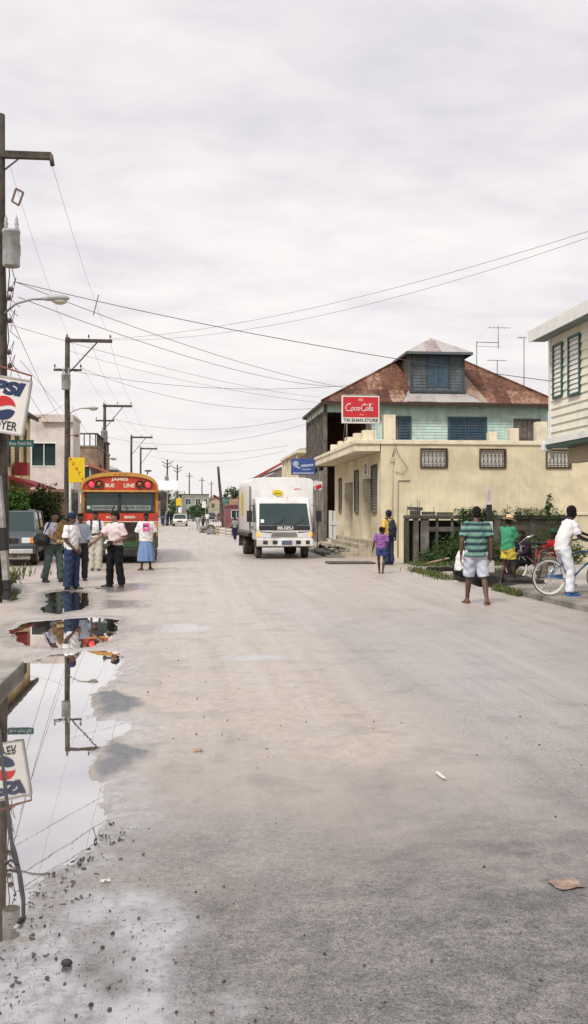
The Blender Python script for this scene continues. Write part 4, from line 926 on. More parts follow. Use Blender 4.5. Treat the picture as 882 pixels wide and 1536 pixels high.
# ---- bicycles --------------------------------------------------
def bicycle(label, loc, rz, paint, wall=None, tilt=0, fender=True, steer=0, chrome_bar=True):
    """rear wheel at y=.52, front at y=-.55; front looks along -y"""
    root = thing('bicycle', label, 'bicycle', loc, rz); root.rotation_euler.x = 0; root.rotation_euler.y = tilt
    Rr = .33
    def bwheel(y, parent):
        o = thing_part('wheel', parent); M = Matrix.Translation((0, y, Rr)) @ Matrix.Rotation(R(90), 4, 'Y')
        b = MB(); b.lathe([(Rr-.030, -.012), (Rr-.025, -.024), (Rr-.010, -.024), (Rr, -.010), (Rr, .010), (Rr-.010, .024), (Rr-.025, .024), (Rr-.030, .012)], 40, M); b.build('tyre', m_rub, o)
        b = MB(); b.lathe([(Rr-.052, -.014), (Rr-.026, -.0255), (Rr-.012, -.0255)] if 0 else ([(Rr-.012, -.0255), (Rr-.026, -.0255), (Rr-.052, -.014), (Rr-.052, .014), (Rr-.026, .0255), (Rr-.012, .0255)] if wall else [(Rr-.03, -.014), (Rr-.05, -.012), (Rr-.05, .012), (Rr-.03, .014)]), 40, M); b.build('rim', wall or m_chr, o)
        b = MB()
        for i in range(28):
            a = 6.283*i/28; k_ = (-1)**i; b.tube([(k_*.03, y+.02*math.cos(a+1.2*k_), Rr+.02*math.sin(a+1.2*k_)), (0, y+(Rr-.05)*math.cos(a), Rr+(Rr-.05)*math.sin(a))], .0016, 3, cap=False)
        b.tube([(-.05, y, Rr), (.05, y, Rr)], .018, 8); b.build('spokes', m_chr, o)
        if fender:
            b = MB(); b.lathe([(Rr+.018, -.033), (Rr+.030, -.015), (Rr+.030, .015), (Rr+.018, .033)], 26, M, a0=math.pi*.02 if y > 0 else math.pi*.55, a1=math.pi*1.05 if y > 0 else math.pi*1.35)
            # lathe about x: angle 0 is -z
            b.xf(Matrix.Translation((0, y, Rr)) @ Matrix.Rotation(math.pi*.5, 4, 'X') @ Matrix.Translation((0, -y, -Rr))); b.build('mudguard', paint, root)
    bwheel(.52, root)
    b = MB(); bb = (0, .08, .29); hd0, hd1, st = (0, -.37, .80), (0, -.34, .66), (0, .22, .72)
    b.tube([hd1, (0, -.1, .47), bb], .021, 8); b.tube([hd0, (0, -.12, .80), (0, .1, .74), st], .017, 8); b.tube([bb, st], .018, 8); b.tube([hd0, hd1], .024, 10)
    for k_ in (-1, 1): b.tube([(k_*.03, .10, .29), (k_*.06, .3, .31), (k_*.055, .52, .33)], .011, 6); b.tube([(k_*.02, .2, .66), (k_*.05, .36, .5), (k_*.055, .52, .33)], .009, 6)
    b.build('frame', paint, root)
    fk = thing_part('fork', root); b = MB()
    for k_ in (-1, 1): b.tube([(k_*.045, -.39, .70), (k_*.05, -.47, .50), (k_*.052, -.55, .33)], .012, 6)
    b.tube([hd0, (0, -.385, .86)], .013, 8); b.obox((0, -.39, .70), (.11, .05, .03)); b.build('fork_blades', paint, fk)
    bwheel(-.55, fk)
    hb_ = MB(); hb_.tube([(-.30, -.12, 1.02), (-.28, -.22, 1.03), (-.20, -.36, .98), (0, -.39, .87), (.20, -.36, .98), (.28, -.22, 1.03), (.30, -.12, 1.02)], .011, 8); h_ = hb_.build('handlebar', m_chr, fk)
    for k_ in (-1, 1): b = MB(); b.tube([(k_*.285, -.2, 1.03), (k_*.30, -.08, 1.017)], .017, 8); b.build('grip', m_blk, h_)
    b = MB(); b.prism([(-.03,-.02),(.03,-.02),(.05,.10),(.11,.20),(.09,.27),(-.09,.27),(-.11,.20),(-.05,.10)], 0, .06, 'z'); b.xf(Matrix.Translation((0, .10, .83))); sd = b.build('saddle', m_blk, root, .02)
    b = MB(); b.tube([(0, .22, .70), (0, .235, .84)], .012, 8); b.build('seat_post', m_chr, root)
    b = MB(); b.lathe([(.001, .0), (.095, .0), (.095, .008), (.001, .008)], 24, Matrix.Translation((.05, .08, .29)) @ Matrix.Rotation(R(90), 4, 'Y')); b.build('chainring', m_chr, root)
    b = MB(); b.prism([(-.04,.30),(.0,.39),(.3,.385),(.56,.37),(.58,.31),(.3,.315)], .058, .064, 'x'); b.build('chain_guard', paint, root)
    for k_, a in ((1, 2.3), (-1, 2.3+math.pi)):
        e = (k_*.09, .08+.165*math.cos(a), .29-.165*math.sin(a)*.9); b = MB(); b.tube([(k_*.07, .08, .29), (k_*.08, e[1], e[2])], .009, 6); cr = b.build('crank', m_chr, root)
        b = MB(); b.obox((k_*.13, e[1], e[2]), (.09, .07, .022)); b.build('pedal', m_blk, cr)
    b = MB(); b.tube([(.06, .40, .28), (.14, .46, .02)], .009, 6); b.build('kickstand', m_chr, root)
    return root
blue = mat('bike_blue', (.035,.13,.27), .35, .1, 6, coat=.3); whitew = mat('whitewall', (.62,.60,.56), .7, .08, 8)
# rear wheel seen at 822,868
pw = W(824, 866, 18.35); rzb = R(94)
Mz = Matrix.Rotation(rzb, 3, 'Z'); off = Mz @ Vector((0, .52, 0))
bicycle('blue cruiser bicycle with whitewall tyres under the man in white', (pw.x-off.x, pw.y-off.y, .12), rzb, blue, whitew, tilt=R(3), fender=False)
bk = bicycle('old grey bicycle with pale rims standing in front of the man in red', (red_at[0]-.62, red_at[1]-.30, .03), R(-72), mat('bike_grey', (.20,.21,.21), .5), whitew, tilt=R(-6), fender=False)
bicycle('red bicycle with chrome handlebars parked between the black figure and the red shirt', (seat_at.x+.45, seat_at.y+.75, .03), R(-58), mat('bike_red', (.42,.03,.04), .4), None, tilt=R(-8))
p = G(512, 836, 0); p2 = W(508, 832, 37.0)
lb = bicycle('black bicycle lying on its side against the store steps', (p2.x, p2.y, .10), R(100), mat('bike_black', (.02,.02,.022), .4), None, fender=False)
lb.rotation_euler = (R(4), R(74), R(118))
# ================================================================ buildings, helpers
def cells(a0, a1, z0, z1, ops):
    xs = sorted({a0, a1, *[min(max(o[i], a0), a1) for o in ops for i in (0, 1)]}); out = []
    for x0, x1 in zip(xs[:-1], xs[1:]):
        if x1-x0 < 1e-6: continue
        iv = sorted((max(o[2], z0), min(o[3], z1)) for o in ops if o[0] < (x0+x1)/2 < o[1]); z = z0
        for q0, q1 in iv:
            if q0 > z+1e-6: out.append((x0, x1, z, q0))
            z = max(z, q1)
        if z < z1-1e-6: out.append((x0, x1, z, z1))
    return out
def wall_open(b, axis, a0, a1, z0, z1, t0, t1, ops=()):
    for x0, x1, q0, q1 in cells(a0, a1, z0, z1, ops):
        b.box(x0, x1, t0, t1, q0, q1) if axis == 'x' else b.box(t0, t1, x0, x1, q0, q1)
def clap(b, axis, a0, a1, z0, z1, t, out, pitch=.16, ops=(), lip=.022):
    """clapboards on plane t, facing direction out (+1/-1 along the other axis)"""
    def P(a, z, o): return (a, t+out*o, z) if axis == 'x' else (t+out*o, a, z)
    for x0, x1, q0, q1 in cells(a0, a1, z0, z1, ops):
        k = math.floor((q0-z0)/pitch); z = z0+k*pitch
        while z < q1-1e-6:
            zb, zt = max(z, q0), min(z+pitch, q1); fb, ft = lip*(1-(zb-z)/pitch)+.004, lip*(1-(zt-z)/pitch)+.004
            b.add([P(x0, zb, fb), P(x1, zb, fb), P(x1, zt, ft), P(x0, zt, ft), P(x0, zb, 0), P(x1, zb, 0)], [(0,1,2,3), (4,5,1,0)])
            z += pitch
def mat_corr(name, axis, stops, along=2, pitch=.085, sheet=.8, rough=.75, bs=.6):
    m = bpy.data.materials.new(name); t = nt(m); v = coords(t); sx = t.nodes.new('ShaderNodeSeparateXYZ'); t.links.new(v, sx.inputs[0])
    a, z = sx.outputs[axis], sx.outputs[along]
    fl = math_(t, 'FLOOR', math_(t, 'DIVIDE', math_(t, 'ADD', a, math_(t, 'MULTIPLY', math_(t, 'FLOOR', math_(t, 'DIVIDE', z, 1.35)), .27)), sheet))
    cv = t.nodes.new('ShaderNodeCombineXYZ'); t.links.new(fl, cv.inputs[0]); t.links.new(math_(t, 'FLOOR', math_(t, 'DIVIDE', z, 1.35)), cv.inputs[1])
    wn = t.nodes.new('ShaderNodeTexWhiteNoise'); wn.noise_dimensions = '2D'; t.links.new(cv.outputs[0], wn.inputs[0])
    sc = [4.5, 4.5, 4.5]; sc[along] = .45
    n = noisef(t, coords(t, tuple(sc)), 1.2, 6, .65, .3); n2 = noisef(t, v, .55, 4)
    f = math_(t, 'ADD', math_(t, 'ADD', math_(t, 'MULTIPLY', n, .62), math_(t, 'MULTIPLY', wn.outputs[0], .26)), math_(t, 'MULTIPLY', math_(t, 'SUBTRACT', n2, .42), .6))
    c = ramp(t, f, stops)
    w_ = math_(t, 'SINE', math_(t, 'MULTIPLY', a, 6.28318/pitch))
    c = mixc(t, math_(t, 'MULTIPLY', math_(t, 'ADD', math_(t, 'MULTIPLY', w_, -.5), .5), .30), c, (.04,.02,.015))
    finish(t, c, rough, spec=.3, bump=w_, bstr=bs, bdist=.02); m.name = name; return m
RUST = [(.32, (.07,.030,.022)), (.44, (.145,.060,.040)), (.54, (.235,.11,.07)), (.62, (.36,.22,.155)), (.72, (.47,.40,.35))]
ZINC = [(.25, (.30,.22,.19)), (.42, (.46,.43,.42)), (.7, (.58,.56,.56))]
REDR = [(.3, (.24,.045,.04)), (.55, (.36,.075,.065)), (.8, (.40,.14,.11))]
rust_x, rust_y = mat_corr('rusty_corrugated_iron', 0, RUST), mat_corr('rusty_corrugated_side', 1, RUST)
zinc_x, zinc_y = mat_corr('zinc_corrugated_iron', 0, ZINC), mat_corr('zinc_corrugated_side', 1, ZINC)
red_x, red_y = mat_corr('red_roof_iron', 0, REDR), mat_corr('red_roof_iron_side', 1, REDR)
cream_w = mat('cream_render', (.75,.675,.475), .9, .06, 1.6, (.54,.47,.33), .50, .8, .16, .25, 30)
cream_t = mat('cream_trim', (.76,.69,.53), .85, .06, 3, (.45,.38,.26), .3, 1.5, .18)
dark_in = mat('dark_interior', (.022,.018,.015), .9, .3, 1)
wood_d = mat('weathered_wood', (.21,.19,.165), .9, .25, 5, (.07,.055,.045), .5, 2, .5)
teal = mat('faded_teal_paint', (.55,.76,.69), .85, .12, 2.2, (.46,.47,.42), .45, 1.4, .3)
teal_d = mat('dark_teal_trim', (.045,.11,.11), .6, .2, 6)
blue_sh = mat('blue_shutter', (.035,.085,.135), .6, .22, 4, (.10,.11,.11), .4, 3, .4)
iron = mat('rusty_ironwork', (.10,.06,.035), .8, .3, 12)
frost = mat('frosted_pane', (.62,.64,.60), .35, .12, 9, spec=.5)
def louvre(parent, axis, a0, a1, z0, z1, t, out, m, slat=.10, frame=None, name='louvre_window', ang=.045, back=None):
    fb = MB(); fw = .05
    def bx(b, x0, x1, q0, q1, o0, o1):
        lo, hi = sorted((t+out*o0, t+out*o1)); b.box(x0, x1, lo, hi, q0, q1) if axis == 'x' else b.box(lo, hi, x0, x1, q0, q1)
    bx(fb, a0, a0+fw, z0, z1, -.04, .05); bx(fb, a1-fw, a1, z0, z1, -.04, .05); bx(fb, a0+fw, a1-fw, z0, z0+fw, -.04, .07); bx(fb, a0+fw, a1-fw, z1-fw, z1, -.04, .05)
    o = fb.build(name, frame or teal_d, parent)
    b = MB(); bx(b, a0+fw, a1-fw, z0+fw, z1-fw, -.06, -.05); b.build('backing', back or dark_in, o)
    b = MB(); z = z0+fw
    def P(a, q, oo): return (a, t+out*oo, q) if axis == 'x' else (t+out*oo, a, q)
    while z < z1-fw-slat*.5:
        b.add([P(a0+fw, z, .03), P(a1-fw, z, .03), P(a1-fw, z+slat*.95, .03-ang), P(a0+fw, z+slat*.95, .03-ang), P(a0+fw, z+.008, .028), P(a1-fw, z+.008, .028)], [(0,1,2,3)]); z += slat
    b.build('slats', m, o); return o
def grille_window(parent, x0, x1, z0, z1, y, out=-1):
    fb = MB(); f = .035
    for a in ((x0, x0+f, z0, z1), (x1-f, x1, z0, z1), (x0+f, x1-f, z0, z0+f), (x0+f, x1-f, z1-f, z1)): fb.box(a[0], a[1], y-.05, y-.005, a[2], a[3])
    o = fb.build('window', iron, parent)
    b = MB(); b.box(x0+.06, x1-.06, y+.05, y+.06, z0+.06, z1-.06); b.build('pane', frost, o)
    b = MB(); n = 7; w_ = (x1-x0)/n
    for i in range(1, n): b.tube([(x0+i*w_, y-.06, z0+.01), (x0+i*w_, y-.06, z1-.01)], .011, 5)
    for i in range(n):
        c = (x0+(i+.5)*w_, (z0+z1)/2)
        b.tube([(c[0]+w_*.5*math.cos(a), y-.062, c[1]+.19*math.sin(a)) for a in [6.283*j/10 for j in range(10)]], .009, 4, closed=True)
    b.box(x0, x1, y-.07, y-.055, z0+.10, z0+.125); b.box(x0, x1, y-.07, y-.055, z1-.125, z1-.10)
    b.build('grille_bars', iron, o); return o

# ================================================================ the cream corner store
SX, SY = 6.85, 35.5
st = thing('store', 'cream flat roofed corner store with stepped entrance under a street canopy', 'store', (SX, SY, 0))
DEP, WID = 11.6, 17.0
# walls (local: x from 0 to the right, y along the street)
fd = [(.75, 1.85, 1.62, 3.42), (1.95, 4.0, .62, 3.02), (4.75, 5.75, 1.62, 3.38), (6.25, 8.6, .62, 3.0), (9.35, 10.1, 1.62, 3.2)]
wz = [(1.43, 2.44, 3.24, 3.96), (3.62, 4.62, 3.24, 3.96), (6.12, 7.08, 3.24, 3.96)]
b = MB(); wall_open(b, 'x', 0, WID, -.1, 4.10, 0, .22, wz); wall_open(b, 'y', .22, DEP, -.1, 3.84, 0, .22, fd); b.box(.22, WID, DEP-.2, DEP, -.1, 4.1)
b.build('wall', cream_w, st)
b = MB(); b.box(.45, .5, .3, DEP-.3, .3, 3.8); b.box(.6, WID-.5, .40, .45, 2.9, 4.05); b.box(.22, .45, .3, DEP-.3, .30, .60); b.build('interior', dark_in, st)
b = MB(); b.box(-.04, WID+.05, -.06, .30, 4.10, 4.25); b.build('parapet_ledge', cream_t, st, .012)
b = MB(); b.box(-.97, -.05, -.05, DEP+.1, 4.10, 4.24); b.box(-.93, -.03, .02, DEP+.06, 3.84, 4.10); b.build('canopy', cream_t, st, .012)
b = MB(); b.box(.23, WID, .3, DEP-.2, 4.0, 4.06); b.build('flat_roof', m_conc2, st)
for w_ in wz: grille_window(st, *w_, 0)
louv_d = mat('dark_louvre', (.12,.115,.10), .5, .3, 8)
for i in (0, 2, 4): louvre(st, 'y', fd[i][0], fd[i][1], fd[i][2], fd[i][3], 0, -1, louv_d, .11, wood_d)
for i in (1, 3):
    a0, a1, z0, z1 = fd[i]
    b = MB(); b.box(.0, .44, a1-.05, a1-.003, z0, z1); b.box(.0, .44, a0+.003, a0+.05, z0, z1); b.box(.0, .44, a0+.05, a1-.05, z1-.06, z1-.003); dr = b.build('doorway', cream_t, st)
    b = MB()
    for q in range(6): b.box(.36, .39, a0+.1+q*(a1-a0-.2)/6, a0+.1+(q+.75)*(a1-a0-.2)/6, z0, z1-.1)
    b.build('folding_door', mat('brown_door', (.085,.06,.04), .6, .3, 6), dr)
b = MB()
for k_, (o0, zt) in enumerate(((-.32, .60), (-.64, .45), (-.96, .30), (-1.28, .15))): b.box(o0, o0+.32 if k_ else -.002, .9+.05*k_, 9.6+.25*k_, -.1, zt)
b.build('steps', mat('worn_step', (.50,.445,.35), .9, .15, 3, (.26,.22,.17), .45, 2, .15, .4), st, .015)
b = MB(); b.box(-1.9, -1.29, .2, 10.6, -.1, .06); b.build('plinth', m_conc, st, .02)
pipe = mat('conduit_grey', (.46,.42,.33), .6, .1, 5)
b = MB(); b.tube([(.40, -.03, 4.0), (.40, -.03, .1)], .024, 8); b.box(.34, .46, -.07, -.003, 3.45, 3.62); b.tube([(.40, -.04, 3.62), (.43, -.09, 3.98), (.52, -.08, 3.85)], .018, 6); b.build('conduit', pipe, st)
b = MB(); b.tube([(1.05, -.03, 2.80), (.62, -.03, 2.80), (.60, -.03, 2.75), (.60, -.03, .05)], .022, 8); b.build('water_pipe', pipe, st)
b = MB(); b.tube([(.42, -.04, 4.3), (.62, -.10, 3.7), (.95, -.06, 3.25), (.78, -.05, 3.02), (.50, -.04, 3.10)], .009, 5); b.tube([(1.0, .05, 4.25), (.99, -.02, 4.75)], .02, 5); b.build('service_cable', m_blk, st)
for (x, y, w_, h_) in ((-.62, .30, .5, .36), (-.62, 2.2, .44, .40), (-.62, 4.2, .44, .40), (-.62, 6.2, .44, .38), (-.62, 8.4, .44, .38), (.2, .5, .44, .95), (2.1+2.0, .35, .30, .32), (4.96, .55, .34, .50), (6.1, .9, .42, .78)):
    b = MB(); b.box(x, x+w_, y, y+.36, 4.06, 4.26+h_); b.build('roof_block', cream_t, st, .02)
b = MB(); Mx = Matrix.Translation((-.06, 2.9, 3.32)) @ Matrix.Rotation(R(-90), 4, 'Y'); b.box(-.05, -.003, 2.45, 3.35, 3.06, 3.58); rs = b.build('door_sign', mat('sign_board_white', (.66,.64,.60), .7, .06), st, .006)
b = MB(); b.lathe([(.001,.012),(.20,.010),(.21,-.005)], 24, Mx); b.build('sign_disc', mat('sign_maroon', (.16,.06,.09), .7), rs)
b = MB(); b.lathe([(.001,.016),(.10,.015),(.105,.010)], 20, Mx); b.build('disc_centre', mat('sign_board_white', (.66,.64,.60)), rs)

# drink sign on the canopy roof
p = W(541, 637, 36.2)
sg = thing('shop_sign', 'red soft drink sign with white script above the corner store canopy', 'sign', (p.x, p.y, 4.24))
red_s = mat('sign_red', (.56,.025,.035), .4, .06, 3, (.3,.04,.04), .25, 3); wht_s = mat('sign_white', (.78,.78,.78))
b = MB(); b.box(-.69, .69, 0, .10, .62, 1.62); b.build('sign_board', mat('sign_pale', (.70,.68,.65), .5, .05), sg, .01)
b = MB(); b.box(-.645, .645, -.008, .0, .84, 1.575); rb = b.build('red_panel', red_s, sg)
b = MB()
for x in (-.5, .5): b.tube([(x, .06, .0), (x, .06, .62)], .022, 6); b.tube([(x, .9, .0), (x, .08, 1.2)], .014, 5)
b.tube([(-.66, .05, 1.655), (.66, .05, 1.655)], .02, 6); b.build('frame', m_rim, sg)
lettering('lettering', 'TAI SHAN STORE', 1.26, .125, mat('sign_ink', (.03,.035,.04)), sg, (0, -.006, .735), bold=.03)
def arc(cx, cy, rx, ry, a0, a1, n=14): return [(cx+rx*math.cos(R(a0+(a1-a0)*i/n)), cy+ry*math.sin(R(a0+(a1-a0)*i/n))) for i in range(n+1)]
strokes = [(arc(1.25,1.35,1.05,1.15,55,290)+[(2.2,.25),(3.0,.05)], .20), (arc(1.35,2.1,.55,.55,30,200), .13), (arc(2.75,.85,.42,.52,0,360), .17), (arc(3.85,.85,.42,.52,50,310), .17), (arc(4.75,.85,.40,.50,0,360), .17), ([(5.22,1.4),(5.2,.5),(5.4,.3),(5.62,.42)], .17), ([(5.62,1.0),(6.1,1.08)], .2),
   (arc(7.05,1.35,1.0,1.15,60,300)+[(7.9,.5)], .20), (arc(7.5,2.45,.95,.38,200,330)+[(9.0,2.62),(10.2,2.5)], .15), (arc(8.2,.85,.40,.50,0,360), .17), ([(8.75,.6),(8.9,1.6),(9.22,2.5),(9.3,2.1),(9.0,1.0),(9.0,.45),(9.2,.32),(9.4,.5)], .15), (arc(9.8,.85,.38,.50,0,360), .17), ([(10.22,1.4),(10.2,.5),(10.4,.3),(10.65,.45)], .17)]
b = MB()
for pts, th in strokes:
    q = [((x-5.8+.22*(y-1.2))*.098, -.014, 1.175+(y-1.2)*.112) for x, y in pts]; b.tube(q, [th*.062*(.75+.45*abs(math.sin(i*.6))) for i in range(len(q))], 6)
b.build('script', wht_s, rb)
b = MB(); b.ell((.0, -.012, 1.46), (.10, .006, .06), 14, 6); b.obox((.03, -.012, .93), (.16, .006, .045)); b.build('emblem', mat('sign_pinkish', (.62,.22,.22), .5), rb)

# ================================================================ teal wooden house behind
TX, TY = 6.95, 51.6
th = thing('house', 'faded teal clapboard house with rusty hipped roof and dormer behind the store', 'house', (TX, TY, 0))
HWd, HDp = 12.0, 8.0
wn = [(3.3, 4.55, 4.6, 6.62), (6.62, 8.62, 4.7, 6.62), (10.2, 11.55, 4.6, 6.55)]
b = MB(); clap(b, 'x', 2.45, HWd, 3.9, 7.3, 0, -1, .15, wn); clap(b, 'y', 0, HDp, 3.9, 7.3, HWd, 1, .15); b.build('wall', teal, th)
b = MB(); b.box(2.45, HWd-.02, .02, .12, 3.9, 7.3); b.box(2.45, 2.6, .05, HDp, .0, 7.3); b.box(0, HWd, HDp-.1, HDp, 0, 7.3); b.box(HWd-.1, HWd-.01, .1, HDp, 0, 7.3); b.build('inner_wall', mat('dark_red_wall', (.17,.085,.065), .9, .3, 2), th)
b = MB()
for y in (0.0, 2.6, 5.2, 7.8): b.box(-.02, .16, y, y+.18, 0, 7.3)
b.box(2.2, 2.46, -.03, .13, 3.8, 7.3); b.build('corner_post', wood_d, th)
b = MB(); b.box(-.02, .10, .2, HDp, 6.95, 7.3); b.box(.16, 2.2, -.02, .10, 6.85, 7.3); b.build('verandah_beam', teal, th)
for y0 in (.22, 1.45, 2.85, 4.05, 5.45, 6.6): louvre(th, 'y', y0, y0+1.08, 4.1, 6.9, .06, -1, wood_d, .13, wood_d, 'shutter')
b = MB(); b.box(.02, .12, .2, HDp-.2, 0, 3.85); b.build('lower_wall', mat('grey_boards', (.27,.25,.23), .9, .3, 3, (.11,.10,.085), .55, 1.2, .5), th)
for i in range(3):
    x0, x1, z0, z1 = wn[i]; b = MB()
    for a in ((x0-.06, x0+.04, z0-.06, z1+.06), (x1-.04, x1+.06, z0-.06, z1+.06), (x0+.04, x1-.04, z1-.04, z1+.06), (x0+.04, x1-.04, z0-.06, z0+.04)): b.box(a[0], a[1], -.07, .05, a[2], a[3])
    wo = b.build('window', teal_d if i < 2 else wood_d, th)
    xm = (x0+x1)/2
    for q0, q1 in ((x0+.05, xm-.02), (xm+.02, x1-.05)):
        b = MB(); b.box(q0, q1, -.035, .0, z0+.05, z1-.05)
        if i < 2:
            for q in range(12): b.obox(((q0+q1)/2, -.045, z0+.16+q*(z1-z0-.2)/12), (q1-q0-.14, .02, .07), (.5, 0, 0))
        b.build('shutter', (wood_d if q0 < xm-.3 and i == 0 else blue_sh) if i < 2 else wood_d, wo)
# roof: hip with short ridge
E, ez, rz_ = .62, 7.35, 11.0
c = [(-.22, -E, ez), (HWd+E, -E, ez), (HWd+E, HDp+E, ez), (-.22, HDp+E-.6, ez)]; r0, r1 = (6.25, HDp/2, rz_), (6.65, HDp/2, rz_)
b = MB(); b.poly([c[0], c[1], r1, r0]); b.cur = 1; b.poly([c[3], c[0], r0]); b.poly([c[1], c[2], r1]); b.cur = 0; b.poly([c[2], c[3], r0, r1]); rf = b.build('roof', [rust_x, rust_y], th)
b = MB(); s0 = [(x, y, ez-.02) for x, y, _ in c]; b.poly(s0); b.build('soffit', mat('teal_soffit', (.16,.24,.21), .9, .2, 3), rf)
b = MB()
for p0, p1 in zip(c, c[1:]+c[:1]): b.bar((p0[0], p0[1], ez-.09), (p1[0], p1[1], ez-.09), .04, .16)
b.build('fascia', mat('brown_fascia', (.055,.035,.028), .8, .3, 5), rf)
b = MB()
for p0, p1 in ((c[0], r0), (c[1], r1), (r0, r1)): b.tube([Vector(p0)+Vector((0,0,.03)), Vector(p1)+Vector((0,0,.03))], .06, 6)
b.build('ridge_cap', rust_x, rf)
# grey sheets under the dormer
sl = (rz_-ez)/(HDp/2+E)
def onroof(x, y, up=.02): return (x, y, ez+(y+E)*sl+up)
b = MB(); b.poly([onroof(4.1, -.6), onroof(8.3, -.6), onroof(7.6, .25), onroof(4.5, .25)]); b.build('patched_sheet', zinc_x, rf)
b = MB(); b.poly([onroof(7.35, .25), onroof(8.3, -.6), onroof(8.6, -.6), onroof(7.9, 1.6), onroof(7.3, 1.6)]); b.build('patched_sheet', mat_corr('half_rusted_iron', 0, [(.3, (.24,.10,.06)), (.5, (.42,.30,.24)), (.7, (.50,.46,.44))]), rf)
dm = thing_part('dormer', th, (0, 0, 0)); dx0, dx1, dz0, dz1, dy = 4.62, 7.42, 8.05, 10.02, .02
b = MB(); clap(b, 'x', dx0, dx1, dz0, dz1, dy, -1, .16, [(5.5, 6.6, dz0+.15, dz1-.12)]); b.build('dormer_wall', mat('grey_blue_boards', (.12,.15,.175), .85, .2, 3, (.09,.085,.08), .5, 2, .4), dm)
b = MB(); b.box(dx0, dx1, dy+.01, dy+2.4, dz0-.6, dz1); b.build('dormer_core', mat('grey_boards', (.20,.185,.17)), dm)
b = MB(); b.box(dx0-.06, dx0+.06, dy-.05, dy+.03, dz0, dz1); b.box(dx1-.06, dx1+.06, dy-.05, dy+.03, dz0, dz1); b.box(dx0-.1, dx1+.1, dy-.06, dy+.02, dz0-.12, dz0); b.box(5.4, 5.5, dy-.05, dy, dz0+.1, dz1-.05); b.box(6.6, 6.7, dy-.05, dy, dz0+.1, dz1-.05); b.build('trim', mat('slate_trim', (.05,.068,.08), .7, .2, 6), dm)
for q0, q1 in ((5.51, 6.04), (6.06, 6.59)): b = MB(); b.box(q0, q1, dy-.03, dy, dz0+.16, dz1-.13); b.build('shutter', blue_sh, dm)
o0 = [(dx0-.36, dy-.5, dz1), (dx1+.36, dy-.5, dz1), (dx1+.36, dy+3.0, dz1), (dx0-.36, dy+3.0, dz1)]; q0, q1 = (5.95, dy+1.2, 11.02), (5.95, dy+3.2, 11.02)
b = MB(); b.poly([o0[0], o0[1], q0]); b.cur = 1; b.poly([o0[1], o0[2], q1, q0]); b.poly([o0[3], o0[0], q0, q1]); b.build('dormer_roof', [zinc_x, rust_y], dm)
b = MB()
for p0, p1 in ((o0[0], o0[1]), (o0[1], o0[2]), (o0[3], o0[0])): b.bar((p0[0], p0[1], p0[2]-.07), (p1[0], p1[1], p1[2]-.07), .04, .13)
b.poly([(x, y, z-.012) for x, y, z in o0]); b.build('dormer_fascia', mat('grey_fascia', (.11,.13,.14), .8), dm)

# television aerials
ae = mat('aerial_metal', (.22,.20,.19), .5, metal=.4)
def aerial(label, px, d, ytop, zb, arms, extra=None):
    p = W(px, ytop, d); o = thing('tv_aerial', label, 'aerial', (p.x, p.y, zb)); H_ = p.z-zb
    b = MB(); b.tube([(0,0,0), (0,0,H_)], .028, 6)
    if extra: b.tube([(0,0,H_-.05), (extra[0],0,H_-.05)], .022, 6); b.tube([(0,0,H_-.30), (extra[0],0,H_-.30)], .012, 6); b.tube([(extra[0],0,H_-.4), (extra[0],0,H_+extra[1])], .022, 6)
    b.build('mast', ae, o); b = MB()
    for x0, x1, dz_, dx in arms: b.tube([(x0, 0, H_+dz_), (x1, 0, H_+dz_)], .014, 5); [b.tube([(x0+(x1-x0)*k_/5, -.35+.03*k_, H_+dz_), (x0+(x1-x0)*k_/5, .35-.03*k_, H_+dz_)], .010, 4) for k_ in range(6)]
    b.build('elements', ae, o); return o
aerial('tall bracketed television aerial rising just right of the dormer', 715, 58.5, 512, 8.6, [(.72, 2.0, .82, 0)], (1.3, .95))
aerial('thin bare aerial mast with a short slanting head', 786, 60, 508, 7.6, [(-.35, .12, .06, 0)])
aerial('small short aerial between the other two', 746, 59.5, 540, 8.0, [(-.55, .5, -.03, 0)])

# ================================================================ white house on the right
WX, WY = 7.91, 21.3
wh = thing('house', 'white clapboard upper storey with green trimmed louvres jutting over the right pavement', 'house', (WX, WY, 0))
wcl = mat('white_clapboard', (.76,.73,.62), .7, .05, 2, (.5,.46,.36), .2, 1.2, .15); wht = mat('white_trim', (.74,.74,.72), .6, .05, 4, (.4,.38,.33), .2, 3); grn = mat('bottle_green_trim', (.03,.085,.075), .5, .15, 5)
LN = 11.0
lw_ = [(-.75, -.20, 4.10, 5.28), (-1.72, -1.08, 4.05, 5.30), (-3.4, -2.8, 4.1, 5.3)]
b = MB(); clap(b, 'y', -LN, 0, 3.22, 5.50, 0, -1, .17, lw_, .03); clap(b, 'x', 0, 8, 3.22, 5.5, 0, 1, .17, (), .03); b.build('wall', wcl, wh)
b = MB(); b.box(.01, 8, -.02, -.01, 3.2, 5.5); b.box(.06, .08, -LN, -.03, 3.2, 5.5); b.build('inner_wall', wcl, wh)
b = MB(); b.box(-.05, .06, -.06, .05, 3.2, 5.5); b.build('corner_board', wht, wh)
for a in lw_: louvre(wh, 'y', a[0], a[1], a[2], a[3], -.01, -1, wht, .10, grn, ang=.022, back=mat('slat_shade', (.30,.30,.29), .8))
b = MB(); b.box(-.10, 8, -LN, .06, 3.05, 3.205); b.build('floor_edge', grn, wh, .01)
b = MB(); b.box(-.13, -.1005, -LN, .08, 3.13, 3.26); b.build('gutter', wht, wh)
b = MB(); b.box(.35, .55, -LN, -.10, 2.72, 3.05); b.box(.55, 8, -.3, -.10, 2.78, 3.05); b.build('floor_beam', mat('beige_beam', (.42,.35,.25), .9, .1, 3), wh)
for y in (-4.2, -8.4): b = MB(); b.box(.36, .54, y-.1, y+.1, 0, 2.72); b.build('post', wht, wh)
